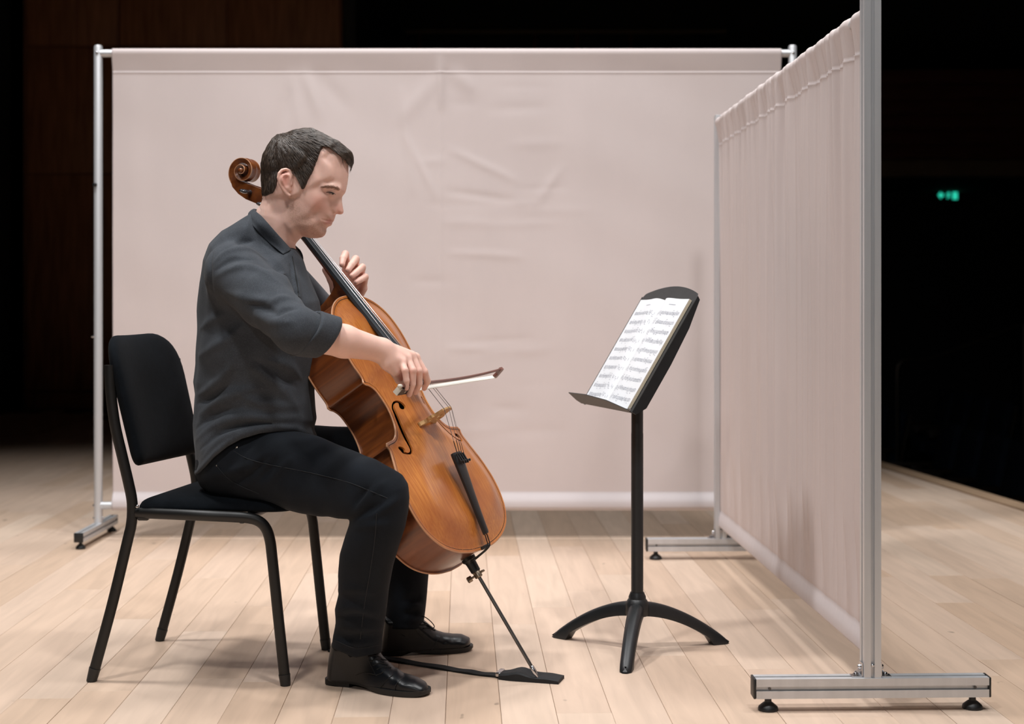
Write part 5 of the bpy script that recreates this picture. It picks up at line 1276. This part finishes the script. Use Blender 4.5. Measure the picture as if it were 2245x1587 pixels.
# finger nails (left hand shows them)
for k, (dx, dz) in {'index': (0, 0), 'middle': (0, 0), 'ring': (0, 0), 'pinky': (0, 0)}.items():
    a_, b_ = W3(*lf[k][2]), W3(*lf[k][3]); ax = (b_ - a_) / np.linalg.norm(b_ - a_); q = b_ * .72 + a_ * .28; nrm = np.array([.35, -.75, .3]); nrm -= ax * (nrm @ ax); nrm /= np.linalg.norm(nrm); s_ = np.cross(ax, nrm)
    MB().add([q + ax * x * .0052 + s_ * y * .0048 + nrm * (lr[k][3] * 1.0 + .0003 - .0022 * y * y) for x in (-1, -.5, 0, .5, 1) for y in (-1, -.5, 0, .5, 1)], grid_faces(5, 5).tolist()).build('fingernail', mat('nail', s2l((236, 190, 176)), .3, var=.05) if 'nail' not in MATS else 'nail', body)

# ---- hair: a cap following the skull plus combed locks
hair_out = [(1492, 530), (1535, 560), (1556, 505), (1552, 440), (1538, 392), (1478, 342), (1400, 272), (1290, 222), (1180, 162), (1085, 118), (1000, 116), (870, 138), (800, 166), (690, 186), (622, 242), (562, 340), (520, 420), (497, 520), (493, 610), (497, 700), (503, 800), (508, 880), (522, 925)]
line_in = [(600, 918), (676, 884), (706, 828), (728, 740), (738, 690), (764, 640), (830, 606), (884, 622), (915, 656), (952, 722), (985, 800), (1002, 848), (1034, 834), (1062, 778), (1084, 722), (1130, 640), (1170, 530), (1206, 428), (1232, 356), (1292, 352), (1342, 384), (1392, 432), (1442, 472), (1482, 500)]
HOUT = Inflate(z1(np.array(hair_out[1:] + [(505, 950)] + nape[::-1][1:] + face[::-1][:-4], float)), np.concatenate([np.column_stack([hc[:, :3], hc[:, 3] + .0065, hc[:, 4]]), np.array([[*z1((1545, 440)), YH, .034, .022], [*z1((1500, 380)), YH, .046, .03], [*z1((1530, 530)), YH, .026, .012]])]), 9.5, .0016)
regp = z1(np.array(hair_out + line_in, float)); regp = np.stack([(regp[:, 0] - CX) * YH / F, HC - (regp[:, 1] - HY) * YH / F], 1)
outp = regp.copy(); cen = regp.mean(0); k = len(hair_out); outp[1:k] += (outp[1:k] - cen) / np.linalg.norm(outp[1:k] - cen, axis=1)[:, None] * .012
gl = outp.min(0) - .02; gn = np.ceil((outp.max(0) + .02 - gl) / .0015).astype(int); gx, gz = np.meshgrid(gl[0] + .0015 * np.arange(gn[0]), gl[1] + .0015 * np.arange(gn[1]), indexing='ij'); G = np.stack([gx, gz], -1)
RD = polydist(G, outp); RD = np.where(inpoly(G, outp), RD, -RD)
def reg(P):
    u = np.clip(((P[:, [0, 2]] - gl) / .0015), 0, gn - 1.01); i = u.astype(int); return RD[i[:, 0], i[:, 1]]
crown = z1((760, 230)); crown = np.array([(crown[0] - CX) * YH / F, HC - (crown[1] - HY) * YH / F])
def hair_sdf(P):
    dx = P[:, 0] - crown[0]; dz = P[:, 2] - crown[1]; an = np.arctan2(dz, dx); rr_ = np.hypot(dx, dz)
    groove = .0009 * np.sin(an * 29 + 5 * np.sin(rr_ * 31 + an * 3) + (P[:, 1] - YH) * 130) + .0008 * np.sin(an * 67 + 4 * np.sin(rr_ * 60 - an * 5) + (P[:, 1] - YH) * 210) + crumple(P, .0014, 2.0)
    d = HOUT(P) + groove; d = smax(d, -reg(P), .005); return smax(d, -(HEAD(P) + .004), .002)
a0, b0 = outp.min(0), outp.max(0)
cv, cf = surfnets(hair_sdf, (a0[0] - .005, YH - .098, a0[1] - .005), (b0[0] + .005, YH + .098, b0[1] + .005), .0021, 2.0); cv = lap(cv, cf, 1, .4)
hair = obj('hair', cv, cf, 'hair_brown', person)
rs = np.random.default_rng(9); sel = rs.choice(len(cv), 8000); P = cv[sel]
keep = hair_sdf(P + (P - np.array([cen[0], YH, cen[1]])) / np.linalg.norm(P - np.array([cen[0], YH, cen[1]]), axis=1)[:, None] * .004) > 0; P = P[keep]
def hgrad(P):
    e = 8e-4; g = np.stack([HOUT(P + np.eye(3)[k] * e) - HOUT(P - np.eye(3)[k] * e) for k in range(3)], 1); return g / (np.linalg.norm(g, axis=1)[:, None] + 1e-9)
V = []; Fc = []; nseg = 6; ids = 0
flow = np.stack([P[:, 0] - crown[0] + .012, (P[:, 1] - YH) * .4, P[:, 2] - crown[1] - .012], 1); L = rs.uniform(.014, .034, len(P)); lift = rs.uniform(.0, .0030, len(P))
X = P + hgrad(P) * -.0005; pts = [X]; fl = flow / np.linalg.norm(flow, axis=1)[:, None] + rs.normal(0, .16, flow.shape)
for s_ in range(nseg):
    g = hgrad(X); t = fl - g * (fl * g).sum(1)[:, None]; t /= np.linalg.norm(t, axis=1)[:, None] + 1e-9; X = X + t * (L / nseg)[:, None]; dd = HOUT(X); X = X - hgrad(X) * (dd - lift * (s_ / nseg) - .0002)[:, None]
    fl = t + np.array([.02, 0, -.10]) * .6; pts.append(X)
pts = np.stack(pts, 1); ok = (reg(pts[:, -1]) > -.002) | (pts[:, -1, 0] > hp(1440, 0, 0)[0]); pts = pts[ok]
T = np.gradient(pts, axis=1); T /= np.linalg.norm(T, axis=2)[..., None] + 1e-9; up = hgrad(pts.reshape(-1, 3)).reshape(pts.shape); S_ = np.cross(T, up); rad = np.array([.0007, .0008, .0008, .0007, .0006, .0004, .0001])
ring = np.stack([pts + S_ * rad[None, :, None], pts + up * rad[None, :, None] * .9, pts - S_ * rad[None, :, None]], 2); ns = len(pts)
idx = np.arange(ns * 7 * 3).reshape(ns, 7, 3); q = np.stack([idx[:, :-1, :2], idx[:, 1:, :2], idx[:, 1:, 1:], idx[:, :-1, 1:]], -1).reshape(-1, 4)
tag(obj('hair_locks', ring.reshape(-1, 3), q, 'hair_strand', hair), kind='stuff')
# eyebrows, lashes, eyes
for sd in (-1, 1):
    mb = MB(); re = np.random.default_rng(3)
    def hs(zx_, zy_, lift=.0):
        ys = YH + sd * np.linspace(.085, 0, 240); q0 = hp(zx_, zy_, 0); Pq = np.column_stack([np.full(240, q0[0]), ys, np.full(240, q0[2])]); dd = head_sdf(Pq); k = np.argmax(dd < 0); return Pq[k] + np.array([0, sd * lift, 0])
    for i in range(110):
        t = i / 109; x = 1235 + 190 * t + re.normal(0, 4); y = 818 - 16 * math.sin(math.pi * t * .8) + 26 * t ** 2 + re.normal(0, 9) * (.5 + t * .6)
        a_ = hs(x, y, .0004); b_ = hs(x - 26, y + 2 + re.normal(0, 4), .0009); mb.tube([a_, (a_ + b_) / 2 + [0, sd * .0004, 0], b_], [.00035, .0004, .0001], 4)
    mb.build('eyebrow', 'brow_hair', body)
    def bead(zx_, zy_, rad, m, name, lift):
        c_ = hs(zx_, zy_, lift); t_ = np.linspace(0, np.pi, 9); mb2 = MB().lathe([(max(1e-4, math.sin(q)), -math.cos(q)) for q in t_], (0, 0, 0), (0, 1, 0), 14)
        mb2.v[0] = mb2.v[0] * np.array(rad) + c_; return mb2.build(name, m, body, True, None)
    bead(1326, 886, (.0070, .0026, .0019), 'eye_white', 'eyeball', -.0012); bead(1343, 886, (.0042, .0030, .0026), 'iris', 'iris', -.0005)
    ey = [hs(x, y, .0008) for x, y in ((1270, 872), (1294, 870), (1322, 872), (1350, 880), (1372, 890))]
    MB().tube(ey, [.0004, .0009, .0012, .0012, .0006], 6, smooth=3).build('eyelashes', 'lash', body)
# ---- shoes
def shoe(up, ctrl, soles, hz, laces, tongue):
    f = Inflate(up, ctrl, 30, .0025)
    rt = empty('shoe', (0, 0, 0)); rt.parent = person; bb = np.array([f.poly.mean(0)[0], np.mean([c[2] for c in ctrl]), 0]); rt.location = Vector(bb) - person.location
    def sd(P):
        d = f(P); px = CX + F * P[:, 0] / P[:, 1]
        for c in hz: d = d + c[2] * np.exp(-((px - c[0]) / c[1]) ** 2) * (P[:, 2] > .03)
        return smax(d, .012 - P[:, 2], .003)
    lo_, hi_ = f.poly.min(0), f.poly.max(0); ym = [c[2] for c in ctrl]
    v, fc = surfnets(sd, (lo_[0] - .01, min(ym) - .07, 0.0), (hi_[0] + .01, max(ym) + .07, hi_[1] + .01), .0024, 2.0); v = lap(v, fc, 2, .5)
    o = obj('upper', v, fc, 'shoe_leather', rt)
    # sole: outline from the widest section, with a separate heel step
    cl = np.array(soles, float)                            # (X, Y, halfwidth, arch lift)
    P2 = catmull(cl, 6); mb = MB(); T = np.gradient(P2[:, :2], axis=0); T /= np.linalg.norm(T, axis=1)[:, None]; S2 = np.stack([-T[:, 1], T[:, 0]], 1); v = []; f2 = []; n = len(P2)
    for i in range(n):
        for s_, z in ((-.93, P2[i, 3]), (-.96, P2[i, 3] + .003), (-.97, .0125), (.97, .0125), (.96, P2[i, 3] + .003), (.93, P2[i, 3])):
            q = P2[i, :2] + S2[i] * s_ * P2[i, 2]; v.append((q[0], q[1], max(0, z if z != .0125 else max(.0150, P2[i, 3] + .007))))
        if i: f2 += [[6 * i - 6 + j, 6 * i - 6 + (j + 1) % 6, 6 * i + (j + 1) % 6, 6 * i + j] for j in range(6)]
    f2 += [list(range(6)), [6 * n - 6 + j for j in range(6)]]
    mb.add(v, f2).build('sole', 'shoe_sole', rt, True, 50)
    mb = MB()
    for k, pts in enumerate(laces):
        q = [raycast(sd, *p) for p in catmull(np.array(pts, float), 4)]; q = np.array([x for x in q if x is not None])
        if len(q) > 1: q[:, 1] -= .0015; q[:, 2] += .0008; MB().tube(q, .0016, 6).build('lace', 'lace', rt)
    for pts in tongue: surf_line(sd, pts, .0009, 'stitching', 'shoe_sole', rt)
    return rt
def wx(px, Y): return (px - CX) * Y / F
shoe([(727, 1408), (721, 1440), (718, 1470), (717, 1492), (722, 1506), (760, 1512), (800, 1516), (850, 1527), (900, 1529), (930, 1522), (940, 1510), (934, 1497), (915, 1486), (884, 1476), (866, 1464), (850, 1450), (838, 1438), (830, 1424), (815, 1408), (750, 1398)],
     [(735, 1450, 3.685, .038, .022), (735, 1500, 3.685, .037, .014), (770, 1425, 3.672, .042, .022), (775, 1490, 3.665, .037, .022), (820, 1440, 3.645, .034, .026), (830, 1500, 3.625, .042, .020), (870, 1490, 3.60, .046, .024), (900, 1510, 3.585, .045, .018), (932, 1508, 3.572, .034, .016)],
     [(wx(716, 3.688), 3.690, .014, 0), (wx(724, 3.688), 3.688, .027, 0), (wx(745, 3.68), 3.680, .033, 0), (wx(778, 3.67), 3.667, .0325, 0.0), (wx(783, 3.66), 3.662, .032, .010), (wx(820, 3.64), 3.638, .036, .007), (wx(860, 3.61), 3.606, .0445, 0), (wx(895, 3.588), 3.588, .0455, 0), (wx(920, 3.577), 3.577, .039, .002), (wx(936, 3.572), 3.572, .026, .005), (wx(943, 3.570), 3.570, .008, .007)],
     [(862, 6, .0008), (874, 5, -.0006), (886, 6, .0007)],
     [[(812, 1450), (826, 1446), (842, 1452)], [(818, 1459), (834, 1454), (850, 1458)], [(826, 1468), (842, 1461), (858, 1464)], [(806, 1441), (820, 1437), (836, 1442)], [(836, 1444), (858, 1452), (872, 1464)]],
     [[(806, 1436), (812, 1455), (824, 1480)], [(824, 1480), (838, 1474), (846, 1464)], [(780, 1480), (800, 1474), (822, 1478)], [(832, 1510), (846, 1492), (862, 1478)], [(864, 1516), (870, 1498), (886, 1482)]])
shoe([(842, 1350), (836, 1400), (834, 1425), (838, 1436), (880, 1438), (930, 1436), (980, 1432), (1015, 1424), (1032, 1411), (1030, 1399), (1012, 1391), (980, 1389), (958, 1383), (944, 1372), (930, 1360), (916, 1350), (880, 1345)],
     [(850, 1390, 3.995, .038, .022), (850, 1425, 3.995, .037, .014), (890, 1375, 4.0, .042, .022), (890, 1425, 4.0, .036, .02), (930, 1385, 4.012, .034, .024), (950, 1420, 4.018, .043, .02), (990, 1412, 4.03, .045, .022), (1022, 1412, 4.04, .036, .016)],
     [(wx(834, 3.99), 3.990, .014, 0), (wx(841, 3.99), 3.991, .027, 0), (wx(860, 3.99), 3.994, .033, 0), (wx(878, 4.0), 3.998, .0325, 0), (wx(883, 4.0), 4.000, .031, .010), (wx(922, 4.01), 4.010, .035, .005), (wx(958, 4.02), 4.022, .0445, 0), (wx(995, 4.03), 4.034, .0445, 0), (wx(1018, 4.04), 4.042, .037, .003), (wx(1030, 4.045), 4.046, .024, .006), (wx(1036, 4.05), 4.048, .008, .008)],
     [(972, 5, .0007), (982, 5, -.0006), (992, 5, .0006)],
     [[(914, 1362), (924, 1362), (936, 1368)], [(920, 1370), (932, 1370), (946, 1376)], [(928, 1378), (940, 1377), (954, 1382)]],
     [[(905, 1365), (915, 1385), (930, 1402)], [(945, 1428), (955, 1408), (968, 1394)]])
# loose lace loop on the far shoe
MB().tube([W3(918, 1352, 3.99), W3(928, 1351, 3.985), W3(942, 1360, 3.985), W3(952, 1372, 3.99), W3(948, 1377, 3.995), W3(936, 1368, 3.995), W3(924, 1360, 3.995)], .0013, 6, smooth=5).build('lace_bow', 'lace', person)
